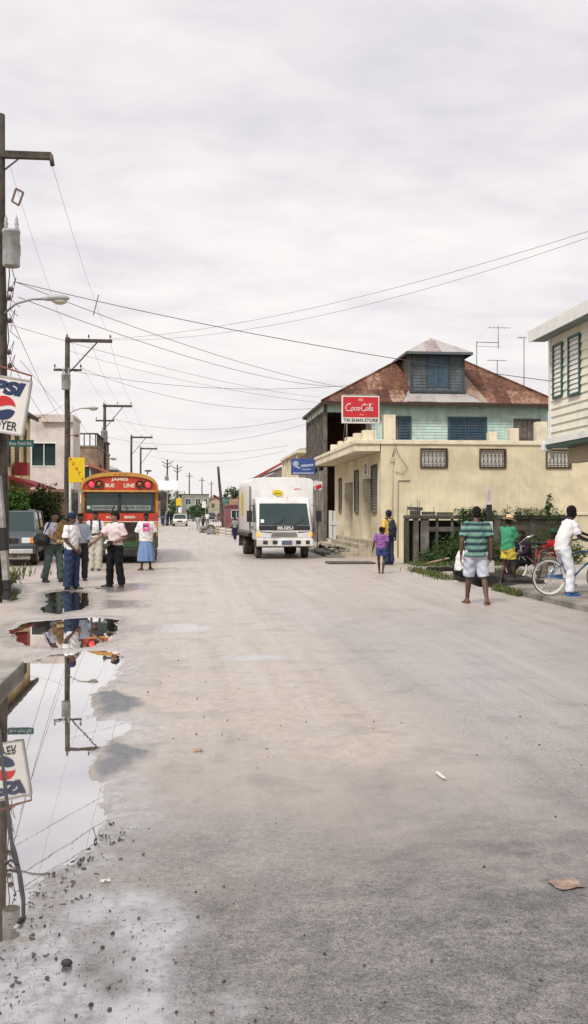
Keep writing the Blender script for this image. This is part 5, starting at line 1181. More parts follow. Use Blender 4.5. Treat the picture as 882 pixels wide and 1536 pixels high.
b = MB(); b.box(3.2, 8, -LN, -1.5, 0, 2.78); b.build('ground_floor', cream_w, wh)
b = MB(); b.obox((-.06, .13, 3.10), (.22, .14, .22)); b.obox((.02, .10, 2.90), (.10, .08, .16)); b.build('meter_box', wht, wh, .02)
ov = .35; b = MB(); y1 = .42
b.add([(-ov, y1, 5.70), (-ov, -LN, 5.70), (4.0, -LN, 7.6), (4.0, y1, 7.6)], [(0,1,2,3)]); b.add([(8.35, y1, 5.70), (8.35, -LN, 5.70), (4.0, -LN, 7.6), (4.0, y1, 7.6)], [(0,1,2,3)]); rr = b.build('roof', mat_corr('dark_roof_iron', 1, [(.3, (.05,.045,.045)), (.7, (.13,.12,.12))], 2), wh)
b = MB(); b.box(-ov-.03, -ov, -LN, y1, 5.44, 5.69); b.bar((-ov, y1+.01, 5.57), (4, y1+.01, 7.47), .03, .25); b.bar((8.35, y1+.01, 5.57), (4, y1+.01, 7.47), .03, .25); b.build('fascia', wht, rr)
b = MB(); b.box(-ov, 0.0, -LN, y1, 5.46, 5.50); b.poly([(-ov, y1, 5.48), (8.35, y1, 5.48), (4, y1, 7.4)]); b.build('soffit', mat('green_soffit', (.20,.25,.24), .8), rr)

# ================================================================ garden wall with creepers, grass
FX, FY = 6.85, 31.45
fw = thing('fence_wall', 'sooty concrete block garden wall with open left bay and rebar stubs', 'wall', (FX, FY, 0))
b = MB(); b.box(-.02, 5.5, -.04, .20, 1.42, 1.55); b.build('coping', m_conc2, fw, .015)
for x, w_ in ((0, .13), (.28, .16), (.52, .26)): b = MB(); b.box(x, x+w_, .0, .16, -.1, 1.42); b.build('post', mat('grimy_post', (.215,.20,.175), .9, .25, 3, (.08,.07,.06), .55, 2, .5, .4) if x > .2 else m_conc2, fw, .01)
b = MB(); b.box(.78, 1.9, .02, .14, 1.02, 1.17); b.box(.78, 1.9, .02, .14, .0, .35); b.build('rail', m_conc2, fw)
for x in (1.0, 1.5): b = MB(); b.box(x, x+.09, .03, .13, .35, 1.02); b.box(x+.02, x+.09, .03, .13, 1.17, 1.42); b.build('baluster', m_conc2, fw)
b = MB(); b.box(.02, 1.9, .30, .34, -.1, 1.38); b.build('shade_panel', mat('bay_shade', (.028,.024,.018), .95, .4, 4), fw)  # dark panel added behind the open bay, its colour standing in for shade
blk = bpy.data.materials.new('sooty_blockwork'); t = nt(blk); v = coords(t)
mp = node(t, 'ShaderNodeMapping'); mp.inputs['Rotation'].default_value = (R(90), 0, 0); t.links.new(v, mp.inputs[0])
br_ = node(t, 'ShaderNodeTexBrick', i_Scale=1.0, i_Mortar_Size=.014, i_Brick_Width=.42, i_Row_Height=.21); t.links.new(mp.outputs[0], br_.inputs['Vector'])
br_.inputs['Color1'].default_value = (.115,.10,.075,1); br_.inputs['Color2'].default_value = (.075,.066,.05,1); br_.inputs['Mortar'].default_value = (.045,.04,.032,1)
cb = mixc(t, ramp(t, noisef(t, v, 1.8, 5), [(.4, 0.), (.65, .8)]), br_.outputs[0], (.045,.05,.03)); finish(t, cb, .95, spec=.2, bump=br_.outputs['Fac'], bstr=-.5, bdist=.01)
b = MB(); b.box(1.9, 5.48, .02, .16, -.1, 1.42); b.build('block_wall', blk, fw)
for x in (2.9, 4.1): b = MB(); b.box(x, x+.22, -.02, .02, -.1, 1.42); b.build('pilaster', m_conc2, fw)
b = MB(); b.box(.18, .50, .0, .17, 1.553, 1.70); b.obox((.34, .08, 1.76), (.46, .16, .10), (0, .06, .05)); b.obox((.78, .08, 1.61), (.42, .16, .10)); b.obox((1.32, .09, 1.60), (.52, .14, .09), (0, 0, .04)); b.build('loose_block', m_conc2, fw, .01)
for x, h_ in ((.08, .36), (.2, .42), (.42, .55), (.48, .50), (.95, .32)): b = MB(); b.tube([(x, .1, 1.5), (x+.01, .1, 1.5+h_)], .009, 5); b.build('rebar', iron, fw)
gp2 = thing('gate_pillar', 'plain beige pillar ending the garden wall at the right edge', 'pillar', (FX+5.52, FY-.1, 0)); b = MB(); b.box(0, .95, 0, .4, -.1, 1.55); b.build('shaft', cream_w, gp2, .02); b = MB(); b.box(-.04, .99, -.04, .44, 1.55, 1.63); b.build('cap_stone', cream_t, gp2, .01)
g_dark = mat_leaf('weed_green', [(.015,.035,.010), (.04,.085,.025), (.07,.13,.035), (.13,.17,.06)]); g_lite = mat_leaf('grass_green', [(.04,.075,.02), (.09,.14,.04), (.17,.20,.07), (.30,.27,.14)])
def bush(name, label, cat, blobs, n, size, m, stem=True, group=None, **k):
    c0 = Vector(blobs[0][0]); root = thing(name, label, cat, (c0.x, c0.y, 0), 0, group)
    bl = [((b_[0][0]-c0.x, b_[0][1]-c0.y, b_[0][2]), b_[1], b_[2] if len(b_) > 2 else 1) for b_ in blobs]
    leaf_mesh('leaves', bl, n, size, m, root, **k)
    if stem:
        b = MB()
        for b_ in bl:
            for q in range(3): b.tube([(b_[0][0]*.3, b_[0][1]*.3, 0), (b_[0][0]*.8+random.uniform(-.1,.1), b_[0][1]*.8, b_[0][2]*.6), (b_[0][0]+random.uniform(-.3,.3)*b_[1][0], b_[0][1], b_[0][2]+random.uniform(0,.5)*b_[1][2])], [.02, .014, .006], 5)
        b.build('stems', wood_d, root)
    return root
bush('weed_clump', 'rank dark green weeds heaped against the open bay of the garden wall', 'weeds', [((8.3,30.9,.34), (.9,.45,.55), 3), ((7.5,30.7,.15), (.6,.4,.22), 1), ((8.9,31.0,.6), (.7,.4,.62), 2)], 6500, .075, g_dark, clump=26)
bush('weed_clump', 'dark weeds growing at the foot of the block wall behind the straw hat', 'weeds', [((10.0,30.9,.3), (.9,.45,.42), 2), ((11.3,30.9,.4), (.7,.4,.5), 2), ((12.2,30.8,.3), (.4,.3,.42), 1)], 5000, .07, g_dark, clump=26)
bush('creeper', 'leafy creeper spilling over the wall top behind the striped shirt', 'creeper', [((9.0,31.4,1.62), (.7,.2,.15), 2), ((8.9,31.35,1.4), (.4,.15,.22), 1), ((9.5,31.4,1.55), (.4,.2,.2), 1)], 2200, .06, g_dark, stem=False, clump=18)
bush('creeper', 'straggling creeper along the wall top towards the right pillar', 'creeper', [((10.9,31.4,1.64), (.85,.15,.11), 2), ((11.7,31.4,1.58), (.5,.2,.16), 1), ((10.4,31.45,1.6), (.4,.2,.25), 1)], 1500, .055, g_dark, stem=False, clump=14)
bush('tall_weed', 'single tall leafy stalk standing above the right end of the wall', 'plant', [((11.62,31.5,1.85), (.09,.09,.42))], 260, .09, g_dark, clump=9)
pts = [(random.uniform(6.8, 9.6), random.uniform(29.6, 30.9), .0) for _ in range(1300)] + [(6.22+random.gauss(0,.13), random.uniform(23.6, 27.6), 0.) for _ in range(520)] + [(6.42+random.gauss(0,.05), random.uniform(18.9, 20.6), 0) for _ in range(420)] + [(random.uniform(7.9, 9.0), random.uniform(24.5, 27.0), .02) for _ in range(260)] + [(random.gauss(7.9,.22), random.gauss(24.4,.25), 0) for _ in range(350)]
o = blade_mesh('grass', pts, .12, g_lite, w=.008); tag(o, 'rough bright grass fringing the drain and the wall foot', 'grass', kind='stuff')
# painted marker posts
def marker_post(label, px, ybase, d, ytop, lean, cols):
    p = W(px, ybase, d); q = W(px, ytop, d); H_ = q.z; o = thing('marker_post', label, 'post', (p.x, p.y, 0)); o.rotation_euler = (0, lean, R(-12)); z = 0
    for f, m_, nm in cols: b = MB(); b.box(-.065, .065, -.065, .065, z*H_, f*H_-.001); b.build(nm, m_, o, .006); z = f
    return o
pw_, pb_ = mat('post_white', (.66,.62,.60), .8, .08, 5, (.4,.33,.3), .35, 4, .2), mat('post_black', (.02,.02,.021), .7, .3, 5)
mk = marker_post('black and white banded square post beside the striped shirt', 738, 866, 24.6, 729, R(-2.2), [(.20, pw_, 'white_band'), (.50, pb_, 'black_band'), (.62, pw_, 'white_band'), (.80, pb_, 'black_band'), (1, pw_, 'white_band')])
lettering('lettering', 'S\nT\nR\nE\nE\nT', .05, .30, mat('faded_pink', (.50,.25,.28), .8), mk, (0, -.068, 2.08)) if False else None
b = MB(); b.box(-.03, .03, -.0685, -.0655, 1.92, 2.20); b.build('faded_strip', mat('faded_pink', (.55,.36,.38), .8, .3, 30), mk)
# cross-shaped timber by the steps, plank in the grass, drain lid, small signs
p = W(498, 818, 44.5); o = thing('timber_gate', 'white painted cross shaped timbers standing by the store steps', 'gate', (p.x, p.y, 0)); b = MB(); b.box(-.13, .02, 0, .1, .1, 1.72); b.box(.06, .17, .0, .1, .1, 1.7); b.build('uprights', wht, o); b = MB(); b.box(-.1, .45, -.03, -.002, 1.08, 1.24); b.build('crosspiece', wht, o)
b = MB(); b.bar((7.15, 30.1, .06), (8.0, 30.45, .22), .14, .03); o = tag(b.build('plank', mat('raw_plank', (.40,.29,.19), .8, .2, 9)), 'bare wooden plank lying in the grass by the wall', 'plank')
p = G(525, 845); b = MB(); b.box(-.75, .75, -.5, .5, -.02, .05); o = b.build('drain_lid', m_conc2, None, .02); o.location = (p.x, p.y, 0); tag(o, 'dark slab over the drain in front of the store steps', 'slab')
p = W(476, 728, 41.5); o = thing('hanging_sign', 'small red and white sign on a thin pole beside the truck mirror', 'sign', (p.x, p.y, 0)); b = MB(); b.tube([(0,.03,0), (0,.03,p.z+.25)], .025, 6); b.build('pole', m_rim, o); b = MB(); b.obox((.02, -.0, p.z), (.36,.03,.36), (0, .12, 0)); b.build('board', mat('sign_pale', (.7,.68,.65)), o); b = MB(); b.obox((.05, -.018, p.z-.06), (.26,.01,.16), (0, -.4, 0)); b.build('red_patch', red_s, o)
p = W(455, 700, 47.5); o = thing('shop_sign', 'blue board with pale emblem above the white truck', 'sign', (p.x, p.y, p.z)); b = MB(); b.box(-.58, .58, 0, .06, -.39, .39); b.build('board', mat('sign_blue', (.045,.085,.27), .5, .12, 4), o, .01)
b = MB(); b.ell((-.36, -.006, .12), (.15,.006,.15), 12, 6); b.obox((-.28, -.005, -.02), (.28,.008,.08), (0,.4,0)); b.obox((.18, -.004, .06), (.60,.006,.11), (0,-.08,0)); b.obox((.15, -.004, -.13), (.40,.006,.05)); b.obox((0, -.004, -.31), (1.0,.006,.07)); b.build('faded_markings', mat('sign_paleblue', (.36,.42,.58), .6, .3, 14), o)
b = MB(); b.tube([(.55, .04, 0), (1.3, .04, 0)], .03, 6); b.tube([(.5, .04, .36), (1.35, .2, .4)], .02, 6); b.build('bracket', iron, o)
# ================================================================ utility poles
pole_w = mat('pole_timber', (.055,.043,.036), .9, .3, 6, (.12,.10,.085), .5, 3, .6); pole_g = mat('transformer_grey', (.40,.43,.44), .5, .08, 5, (.25,.2,.17), .35, 4, .3)
porc = mat('brown_porcelain', (.09,.055,.045), .3)
def insul(b, x, y, z): b.lathe([(.012,0),(.012,.10),(.045,.11),(.05,.16),(.03,.19),(.04,.22),(.001,.25)], 8, Matrix.Translation((x, y, z)))
def pole(label, px, yb, d, ytop, r0=.16, r1=.10, lean=(0, 0), group=None, base=None):
    p = W(px, yb, d); o = thing('utility_pole', label, 'pole', (p.x, p.y, 0), 0, group); h = EYE-(ytop-768)/F*d
    n = 7; b = MB(); b.tube([(lean[0]*h*i/n+.012*math.sin(i*2.1), lean[1]*h*i/n, -.05 if i == 0 else h*i/n) for i in range(n+1)], [r0+(r1-r0)*i/n for i in range(n+1)], 14); b.build('shaft', pole_w, o)
    return o, h, (lambda z: (lean[0]*z, lean[1]*z))
def crossarm(o, c, z, x0, x1, ins=3, w_=.10, y=0., brace=None):
    b = MB(); b.box(c[0]+x0, c[0]+x1, c[1]-.14-y, c[1]-.14+w_-y, z-w_*.6, z+w_*.6); a = b.build('crossarm', pole_w, o, .01)
    b = MB()
    for i in range(ins): insul(b, c[0]+x0+(x1-x0)*(.04+.92*i/max(1, ins-1)), c[1]-.09-y, z+w_*.55)
    if ins: b.build('insulators', porc, a)
    if brace: b = MB(); b.bar((c[0]+.0, c[1]-.12, z-brace), (c[0]+x1*.68, c[1]-.12, z-.05), .05, .06); b.build('brace', pole_w, a)
    return a
def transformer(o, c, z, h=.9, r=.26):
    t_ = thing_part('transformer', o); b = MB(); x, y = c; M = Matrix.Translation((x, y, z)); b.lathe([(.001,0),(r*.95,0),(r,.03),(r,h*.92),(r*1.06,h*.93),(r*1.04,h),(.001,h*1.04)], 18, M)
    b.box(x+r*.98, x+r*1.05, y-.05, y+.05, z+h*.3, z+h*.6); b.build('tank', pole_g, t_)
    b = MB()
    for k_ in (-1, 1): b.lathe([(.03,h),(.06,h+.05),(.03,h+.09),(.055,h+.14),(.03,h+.19),(.04,h+.24),(.012,h+.32),(.001,h+.36)], 8, Matrix.Translation((x+k_*r*.6, y, z)))
    b.build('bushings', pole_g, t_); return t_
def lamp(o, c, z, ln, rise, head=.75):
    t_ = thing_part('street_lamp', o); x, y = c; b = MB(); b.tube([(x, y-.1, z), (x+.25*ln, y-.16, z+rise*.65), (x+.6*ln, y-.2, z+rise*.97), (x+ln, y-.22, z+rise)], .028, 8); b.build('lamp_arm', mat('galvanised', (.30,.30,.29), .5, metal=.3), t_)
    b = MB(); q = Matrix.Translation((x+ln+head*.35, y-.22, z+rise)) ; b.ell((x+ln+head*.30, y-.22, z+rise+.02), (head*.5, .15, .085), 16, 8); b.ell((x+ln-.02, y-.22, z+rise+.01), (.2,.07,.06), 10, 6); hd_ = b.build('lamp_head', mat('lamp_grey', (.42,.44,.45), .5), t_)
    b = MB(); b.ell((x+ln+head*.38, y-.22, z+rise-.05), (head*.32, .12, .075), 14, 6); b.build('lamp_lens', mat('lens_dull', (.55,.53,.46), .25), hd_); return t_
P1, h1, f1 = pole('tall weathered pole with transformer and soft drink sign at the left edge', 1, 879, 22.3, 172, .185, .125, (-.004, 0))
def px2(o, px, py, d): p = W(px, py, d); return p-o.location
q = px2(P1, 40, 231, 22.2); crossarm(P1, (0, 0), q.z, -.1, px2(P1, 76, 231, 22.2).x, 0, .13)
b = MB(); qq = px2(P1, 75, 231, 22.2); b.tube([(qq.x, -.1, qq.z+.02), (qq.x+.04, -.1, qq.z-.22)], .05, 8); b.bar((.1, -.1, qq.z-.35), (.42, -.1, qq.z-.08), .03, .03); b.build('arm_bracket', pole_w, P1)
b = MB(); e = [px2(P1, a, c_, 22.1) for a, c_ in ((24,283),(35,289),(28,308),(18,302))]
for i in range(4): b.bar(e[i], e[(i+1) % 4], .035 if i % 2 else .05, .04)
b.build('fuse_cutout', mat('cutout_brown', (.16,.09,.07), .5), P1)
q = px2(P1, 17, 402, 22.2); transformer(P1, (q.x+.02, -.25), q.z, .80, .19)
q = px2(P1, 12, 470, 22.2); lamp(P1, (.1, 0), q.z, px2(P1, 76, 450, 22.2).x-.1, .32, .52)
b = MB()
for z_, x in ((5.9,.22),(6.4,.2),(6.6,.24),(5.2,.2),(4.9,.22)): b.lathe([(.001,-.06),(.045,-.05),(.05,.03),(.02,.06)], 8, Matrix.Translation((x, -.12, z_))); b.tube([(x, -.1, z_), (x+.12, -.14, z_+.25), (x+.02, -.16, z_-.25), (x+.2, -.12, z_-.4)], .008, 4)
b.build('insulators', porc, P1)
b = MB(); b.tube([(.18, -.1, 7.4), (.22, -.15, 6.9), (.15, -.14, 6.2), (.2, -.12, 5.5), (.12, -.16, 4.9), (.17, -.14, 4.0)], .012, 5); b.tube([(.2, -.1, 7.3), (.34, -.15, 6.8), (.28, -.14, 6.4), (.1, -.12, 6.6)], .009, 5); b.build('drop_wires', m_blk, P1)
P2, h2, f2 = pole('second pole along the left kerb with transformer, street lamp and long side arm', 101, 855, 50.5, 506, .17, .12)
q = px2(P2, 168, 511, 50.5); crossarm(P2, (0,0), q.z, -.1, q.x, 3, .14, brace=1.75); q = px2(P2, 100, 555, 50.5); crossarm(P2, (0,0), q.z, -.68, .72, 2, .09, -.1)
q = px2(P2, 101, 586, 50.5); transformer(P2, (-.02, -.38), q.z, .78, .22); q = px2(P2, 106, 624, 50.5); lamp(P2, (.05,0), q.z, 1.05, .38, .6)
b = MB(); b.lathe([(.001,-.08),(.1,-.07),(.11,.05),(.001,.09)], 10, Matrix.Translation(px2(P2, 115, 653, 50.3))); b.tube([(0,-.1,px2(P2,115,653,50.3).z), px2(P2, 115, 653, 50.3)], .02, 5); b.build('junction_box', mat('cutout_brown', (.16,.09,.07)), P2)
P3, h3, f3 = pole('third pole along the left kerb with transformer and side arm', 157, 830, 83, 606, .17, .12)
q = px2(P3, 198, 609, 83); crossarm(P3, (0,0), q.z, -.15, q.x, 3, .15, brace=1.9); q = px2(P3, 157, 631, 83); crossarm(P3, (0,0), q.z, -.75, .8, 2, .11, -.1); q = px2(P3, 157, 664, 83); transformer(P3, (-.0, -.4), q.z, .95, .27)
q = px2(P3, 160, 692, 83); lamp(P3, (.05,0), q.z, .5, .2, .6)
P4, h4, f4 = pole('fourth left pole with single braced side arm showing over the bus roof', 197, 810, 117, 653, .16, .12); q = px2(P4, 229, 656, 117); crossarm(P4, (0,0), q.z, -.1, q.x, 3, .16, brace=2.1)
P5, h5, f5 = pole('fifth left pole with single braced side arm just right of the fourth', 211, 800, 138, 671, .16, .12); q = px2(P5, 236, 673, 138); crossarm(P5, (0,0), q.z, -.1, q.x, 3, .17, brace=2.2)
FAR = [(251, 170, 689, 'dark far pole with spread arms and a transformer behind the white awning sign'), (266, 187, 697, 'pale far pole with upswept arms right of the awning sign'), (284, 225, 709, 'far pole with short arm in front of the grey green block'), (303, 250, 716, 'far pole standing left of the yellow gable'), (317, 288, 722, 'very thin far pole left of the lone pole'), (341, 350, 731, 'faintest far pole right of the lone pole')]
FP = []
for i, (px, d, yt, lb_) in enumerate(FAR):
    o, h, f = pole(lb_, px, 768+2475/d, d, yt, .17 if i else .2, .12, group='poles receding along the street'); FP.append((o, h))
    for dz_, w_ in ((.9, 1.0), (1.5, .75)) if i < 2 else ((.8, .8),):
        b = MB(); b.bar((0, -.15, h-dz_), (w_, -.15, h-dz_+.55 if i < 2 else h-dz_), .12, .12); b.bar((0, -.15, h-dz_), (-w_, -.15, h-dz_+.55 if i < 2 else h-dz_), .12, .12); b.build('crossarm', pole_w, o)
transformer(FP[0][0], (-.1, -.4), FP[0][1]-4.0, 1.1, .34)
p = W(335, 790, 112); top = W(327, 700, 112)
pole('bare leaning pole without arms left of the pink stall', 335, 790, 112, 700, .19, .14, ((top.x-p.x)/top.z, 0))

# ================================================================ wires
wire_m = mat('cable_black', (.06,.05,.048), .6, 0)
def wire(a, c_, sag, r, label, n=26):
    a, c_ = Vector(a), Vector(c_); b = MB()
    b.tube([a.lerp(c_, i/n)-Vector((0, 0, sag*4*(i/n)*(1-i/n))) for i in range(n+1)], r*.58, 5, cap=False)
    return tag(b.build('overhead_cable', wire_m), label, 'cable', 'overhead cables')
def on(o, x, z, y=-.1): return o.location+Vector((x, y, z))
trunk = wire(W(24,423,22.3), W(829,572,20.9), .17, .0135, 'thickest overhead cable, from the big pole to the white house')
wire(W(26,424,22.3), W(612,592,51.0), .55, .013, 'overhead cable from the big pole to the front of the teal house')
wire(W(22,440,22.3), W(572,662,36.0), -.1, .012, 'overhead cable from the big pole towards the store parapet') if False else None
wire(W(28,446,22.3), W(505,580,50.8), .42, .014, 'overhead cable from the lamp bracket to the left eave of the teal house')
wire(W(960,322,26), W(166,508,50.4), .62, .011, 'upper of two thin cables crossing the sky to the second pole')
wire(W(960,329,26), W(146,509,50.4), .95, .010, 'lower of two thin cables crossing the sky to the second pole')
wire(W(76,240,22.2), on(P2, 2.15, px2(P2,168,506,50.5).z), .35, .007, 'thin cable from the big pole bracket to the second pole arm')
wire(W(14,246,22.2), on(P2, .1, h2), .3, .006, 'thin cable from the big pole top to the second pole top')
wire(on(P2,-.6,px2(P2,100,552,50.5).z), W(522,578,51.2), .55, .016, 'upper cable from the low crossarm to the teal house eave')
wire(on(P2,.65,px2(P2,100,552,50.5).z), W(480,612,52.2), .75, .014, 'lower cable from the low crossarm to the verandah')
wire(on(P2,0,px2(P2,100,526,50.5).z), W(478,604,51.6), .3, .012, 'cable from the second pole to the corner post of the teal house')
for k_, (x2, x3) in enumerate(((2.1, 2.2), (1.1, 1.2), (.1, .2))):
    wire(on(P2, x2, px2(P2,168,506,50.5).z), on(P3, x3, px2(P3,198,604,83).z), .5, .010, '%s strand between the second and third poles' % ('outer', 'middle', 'inner')[k_])
    wire(on(P3, x3, px2(P3,198,604,83).z), on(P4, x3, h4), .5, .011, '%s strand between the third and fourth poles' % ('outer', 'middle', 'inner')[k_])
wire(on(P4, 2.2, h4), on(P5, 2.0, h5), .2, .013, 'strand between the fourth and fifth poles')
wire(on(P5, 2.0, h5), on(FP[0][0], .4, FP[0][1]-.5), .4, .016, 'strand from the fifth pole to the dark far pole')
wire(on(P3, .7, px2(P3,157,628,83).z), W(470,622,60), .9, .016, 'cable from the third pole to the back of the teal house')
wire(on(P3, .1, px2(P3,157,655,83).z), W(472,632,61), 1.0, .015, 'lower cable from the third pole to the back of the teal house')
wire(on(P4, .1, px2(P4,200,668,117).z), W(432,668,78), .8, .017, 'cable from the fourth pole to the gallery house roof')
wire(on(P4, .1, px2(P4,200,676,117).z), W(428,676,79), 1.1, .016, 'lower cable from the fourth pole to the gallery house roof')
for i, nm in ((0, 'first and second'), (1, 'second and third'), (2, 'third and fourth'), (3, 'fourth and fifth')):
    wire(on(FP[i][0], .3, FP[i][1]-.4), on(FP[i+1][0], .3, FP[i+1][1]-.4), .5, .018, 'strand between the %s of the receding far poles' % nm)
wire(W(14,470,22.2), W(99,636,50), .3, .012, 'service cable dropping from the big pole to the second pole')
wire(W(10,528,22.2), W(93,645,62.5), .5, .012, 'service cable dropping from the big pole to the white block')
wire(W(30,540,22.2), W(96,618,50.3), -.0, .010, 'short cable from above the drink sign to the second pole')
wire(W(40,629,46), W(100,604,50.3), .15, .012, 'cable between the yellow house and the second pole')
wire(W(108,610,50.3), W(160,664,82.8), .7, .013, 'sagging cable under the lamp between second and third poles')
wire(W(14,487,22.2), W(480,596,51.6), .25, .009, 'thin straight cable from the big pole to the teal roof corner')
b = MB(); b.tube([W(148,442,27.8), W(140,473,27.8)], .012, 5); tag(b.build('cable_spacer', wire_m), 'short spacer rod hanging across the cables near the lamp', 'rod')

# ================================================================ signs on the left
p = W(-12, 604, 21.8); tl = R(-9)
ps = thing('shop_sign', 'tilted white soft drink sign with red and blue roundel hanging on the big pole', 'sign', (p.x, p.y, p.z)); ps.rotation_euler = (0, -tl, R(-4))
navy = mat('sign_navy', (.018,.035,.10), .5, .05)
b = MB(); b.box(-.75, .75, 0, .12, -.60, .60); b.build('sign_board', mat('sign_pale', (.7,.68,.65)), ps, .02)
b = MB()
for a in ((-.76,.76,.585,.62), (-.76,.76,-.62,-.585), (.735,.77,-.6,.6), (-.77,-.735,-.6,.6)): b.box(a[0], a[1], -.015, .13, a[2], a[3])
b.build('frame', mat('sign_frame', (.42,.41,.40), .5), ps)
lettering('lettering', 'PEPSI', 1.30, .31, navy, ps, (.02, -.006, .375), shear=.22, bold=.07)
lettering('lettering', 'OYER', .52, .20, ink, ps, (.36, -.006, -.44), bold=.02)
def wave(x): return .035*math.sin(x*11)
for nm, mm, top in (('red_half', red_s, 1), ('blue_half', navy, -1)):
    b = MB(); r = .265; pts = [(.26+r*math.cos(a), r*math.sin(a)*top) for a in [math.pi*(.09+.82*i/18) for i in range(19)]]
    x0, x1 = pts[-1][0], pts[0][0]; lower = [(x0+(x1-x0)*i/12, top*.045+wave((x0+(x1-x0)*i/12)-.26)) for i in range(13)]
    b.prism([(x, z-.07) for x, z in pts+lower], -.007, -.001, 'y'); b.build(nm, mm, ps)
b = MB(); b.tube([(-.2, .06, .85), (.74, .06, .72), (.74, .06, .60)], .022, 6); b.tube([(-.2, .06, .85), (-.2, .06, .60)], .02, 6); b.build('bracket', mat('rust_red_iron', (.20,.07,.05), .8), ps)
p = W(31, 665, 22.1); ss = thing('street_sign', 'small teal street name plate below the drink sign', 'sign', (p.x, p.y, p.z)); ss.rotation_euler = (0, 0, R(-6)); b = MB(); b.box(-.29, .29, 0, .012, -.075, .075); b.build('plate', mat('plate_teal', (.015,.16,.15), .5), ss, .004); lettering('lettering', 'Blue Field Rd.', .50, .075, wht_s, ss, (0, -.004, 0)); b = MB(); b.box(-.45, -.27, .005, .02, -.02, .02); b.build('bracket', m_blk, ss)
mk = marker_post('black and white banded square post leaning at the foot of the big pole', 11, 878, 21.4, 713, R(-5), [(.08, pb_, 'black_band'), (.34, mat('post_dirty', (.42,.40,.38), .85, .15, 5, (.2,.17,.15), .5, 4), 'white_band'), (.54, pb_, 'black_band'), (.80, mat('post_dirty', (.42,.40,.38)), 'white_band'), (1, mat('post_grey', (.32,.31,.30), .8), 'grey_band')])
p = W(115, 705, 49.2); pt = thing('hanging_sign', 'bright yellow board with diagonal lettering beside the second pole', 'sign', (p.x, p.y, 0)); zc = p.z
yl = mat('sign_yellow', (.80,.56,.02), .5, .05, 4); b = MB(); b.box(-.39, .39, 0, .06, zc-.61, zc+.61); b.build('board', yl, pt, .01)
for ch, x, z_, s_ in (('P', -.29, .50, .17), ('U', -.16, .31, .19), ('N', -.0, .06, .19), ('T', .13, -.18, .18), ('A', .28, -.42, .17)): lettering('lettering', ch, s_*.7, s_, mat('sign_orange_red', (.42,.10,.02), .6), pt, (x, -.004, zc+z_), bold=.03, tilt=-.15)
b = MB(); b.tube([(-.33, .05, 0), (-.33, .05, zc-.58)], .05, 8); b.build('post', mat('pale_green_post', (.50,.58,.52), .7), pt)

# ================================================================ buildings on the left and far off
def block(name, label, u0, u1, v0, v1, h, wm, roof='flat', rm=None, wins=(), base=None, over=.4, rh=1.6, cat='building', doors=(), swins=()):
    """wins: (u0,u1,z0,z1) on the end facing the eye; swins: (v0,v1,z0,z1,side) on a street side"""
    o = thing(name, label, cat, (u0, v0, 0)); w_, d_ = u1-u0, v1-v0
    b = MB(); ow = [(a[0]-u0, a[1]-u0, a[2], a[3]) for a in list(wins)+list(doors)]
    wall_open(b, 'x', 0, w_, -.2, h, 0, .2, ow); b.box(0, w_, d_-.2, d_, -.2, h)
    for sd, x0 in ((-1, 0), (1, w_-.2)): wall_open(b, 'y', .2, d_-.2, -.2, h, x0, x0+.2, [(s_[0]-v0, s_[1]-v0, s_[2], s_[3]) for s_ in swins if s_[4] == sd])
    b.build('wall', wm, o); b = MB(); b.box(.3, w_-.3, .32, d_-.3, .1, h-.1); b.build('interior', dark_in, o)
    for a in ow:
        b = MB(); f = .06
        for q_ in ((a[0], a[0]+f, a[2], a[3]), (a[1]-f, a[1], a[2], a[3]), (a[0]+f, a[1]-f, a[3]-f, a[3]), (a[0]+f, a[1]-f, a[2], a[2]+f)): b.box(q_[0], q_[1], -.03, .1, q_[2], q_[3])
        wo = b.build('window', wht, o); b = MB(); b.box(a[0]+f, a[1]-f, .10, .12, a[2]+f, a[3]-f); b.build('pane', m_glass, wo)
        b = MB(); b.box((a[0]+a[1])/2-.025, (a[0]+a[1])/2+.025, .04, .099, a[2]+f, a[3]-f); b.build('mullion', wht, wo)
    if roof == 'flat': b = MB(); b.box(-.06, w_+.06, -.06, d_+.06, h+.002, h+.16); b.build('roof', rm or wm, o)
    else:
        b = MB(); k = over
        if roof == 'gable':   # ridge along the street
            A = [(-k, -k, h-.1), (w_/2, -k, h+rh), (w_+k, -k, h-.1), (-k, d_+k, h-.1), (w_/2, d_+k, h+rh), (w_+k, d_+k, h-.1)]
            b.add(A, [(0,1,4,3), (1,2,5,4)]); b.add([(x, y, z-.1) for x, y, z in A], [(0,1,4,3), (1,2,5,4)]); b.bar(A[0], A[1], .05, .2); b.bar(A[1], A[2], .05, .2); b.bar(A[0], A[3], .05, .16); b.bar(A[2], A[5], .05, .16)
            g_ = MB(); g_.prism([(0, h), (w_, h), (w_/2, h+rh*(w_/2)/(w_/2+k)-.12)], .02, .15, 'y'); g_.build('gable_wall', wm, o)
        else:
            A = [(-k, -k, h), (w_+k, -k, h), (w_+k, d_+k, h), (-k, d_+k, h)]; m_ = min(w_, d_)/2
            r0_, r1_ = ((m_, d_/2, h+rh), (w_-m_, d_/2, h+rh)) if w_ >= d_ else ((w_/2, m_, h+rh), (w_/2, d_-m_, h+rh))
            if w_ >= d_: b.poly([A[0], A[1], r1_, r0_]); b.poly([A[2], A[3], r0_, r1_]); b.poly([A[3], A[0], r0_]); b.poly([A[1], A[2], r1_])
            else: b.poly([A[0], A[1], r0_]); b.poly([A[2], A[3], r1_]); b.poly([A[3], A[0], r0_, r1_]); b.poly([A[1], A[2], r1_, r0_])
            b.box(-k, w_+k, -k, d_+k, h-.14, h-.003)
        b.build('roof', rm or zinc_y, o)
    return o
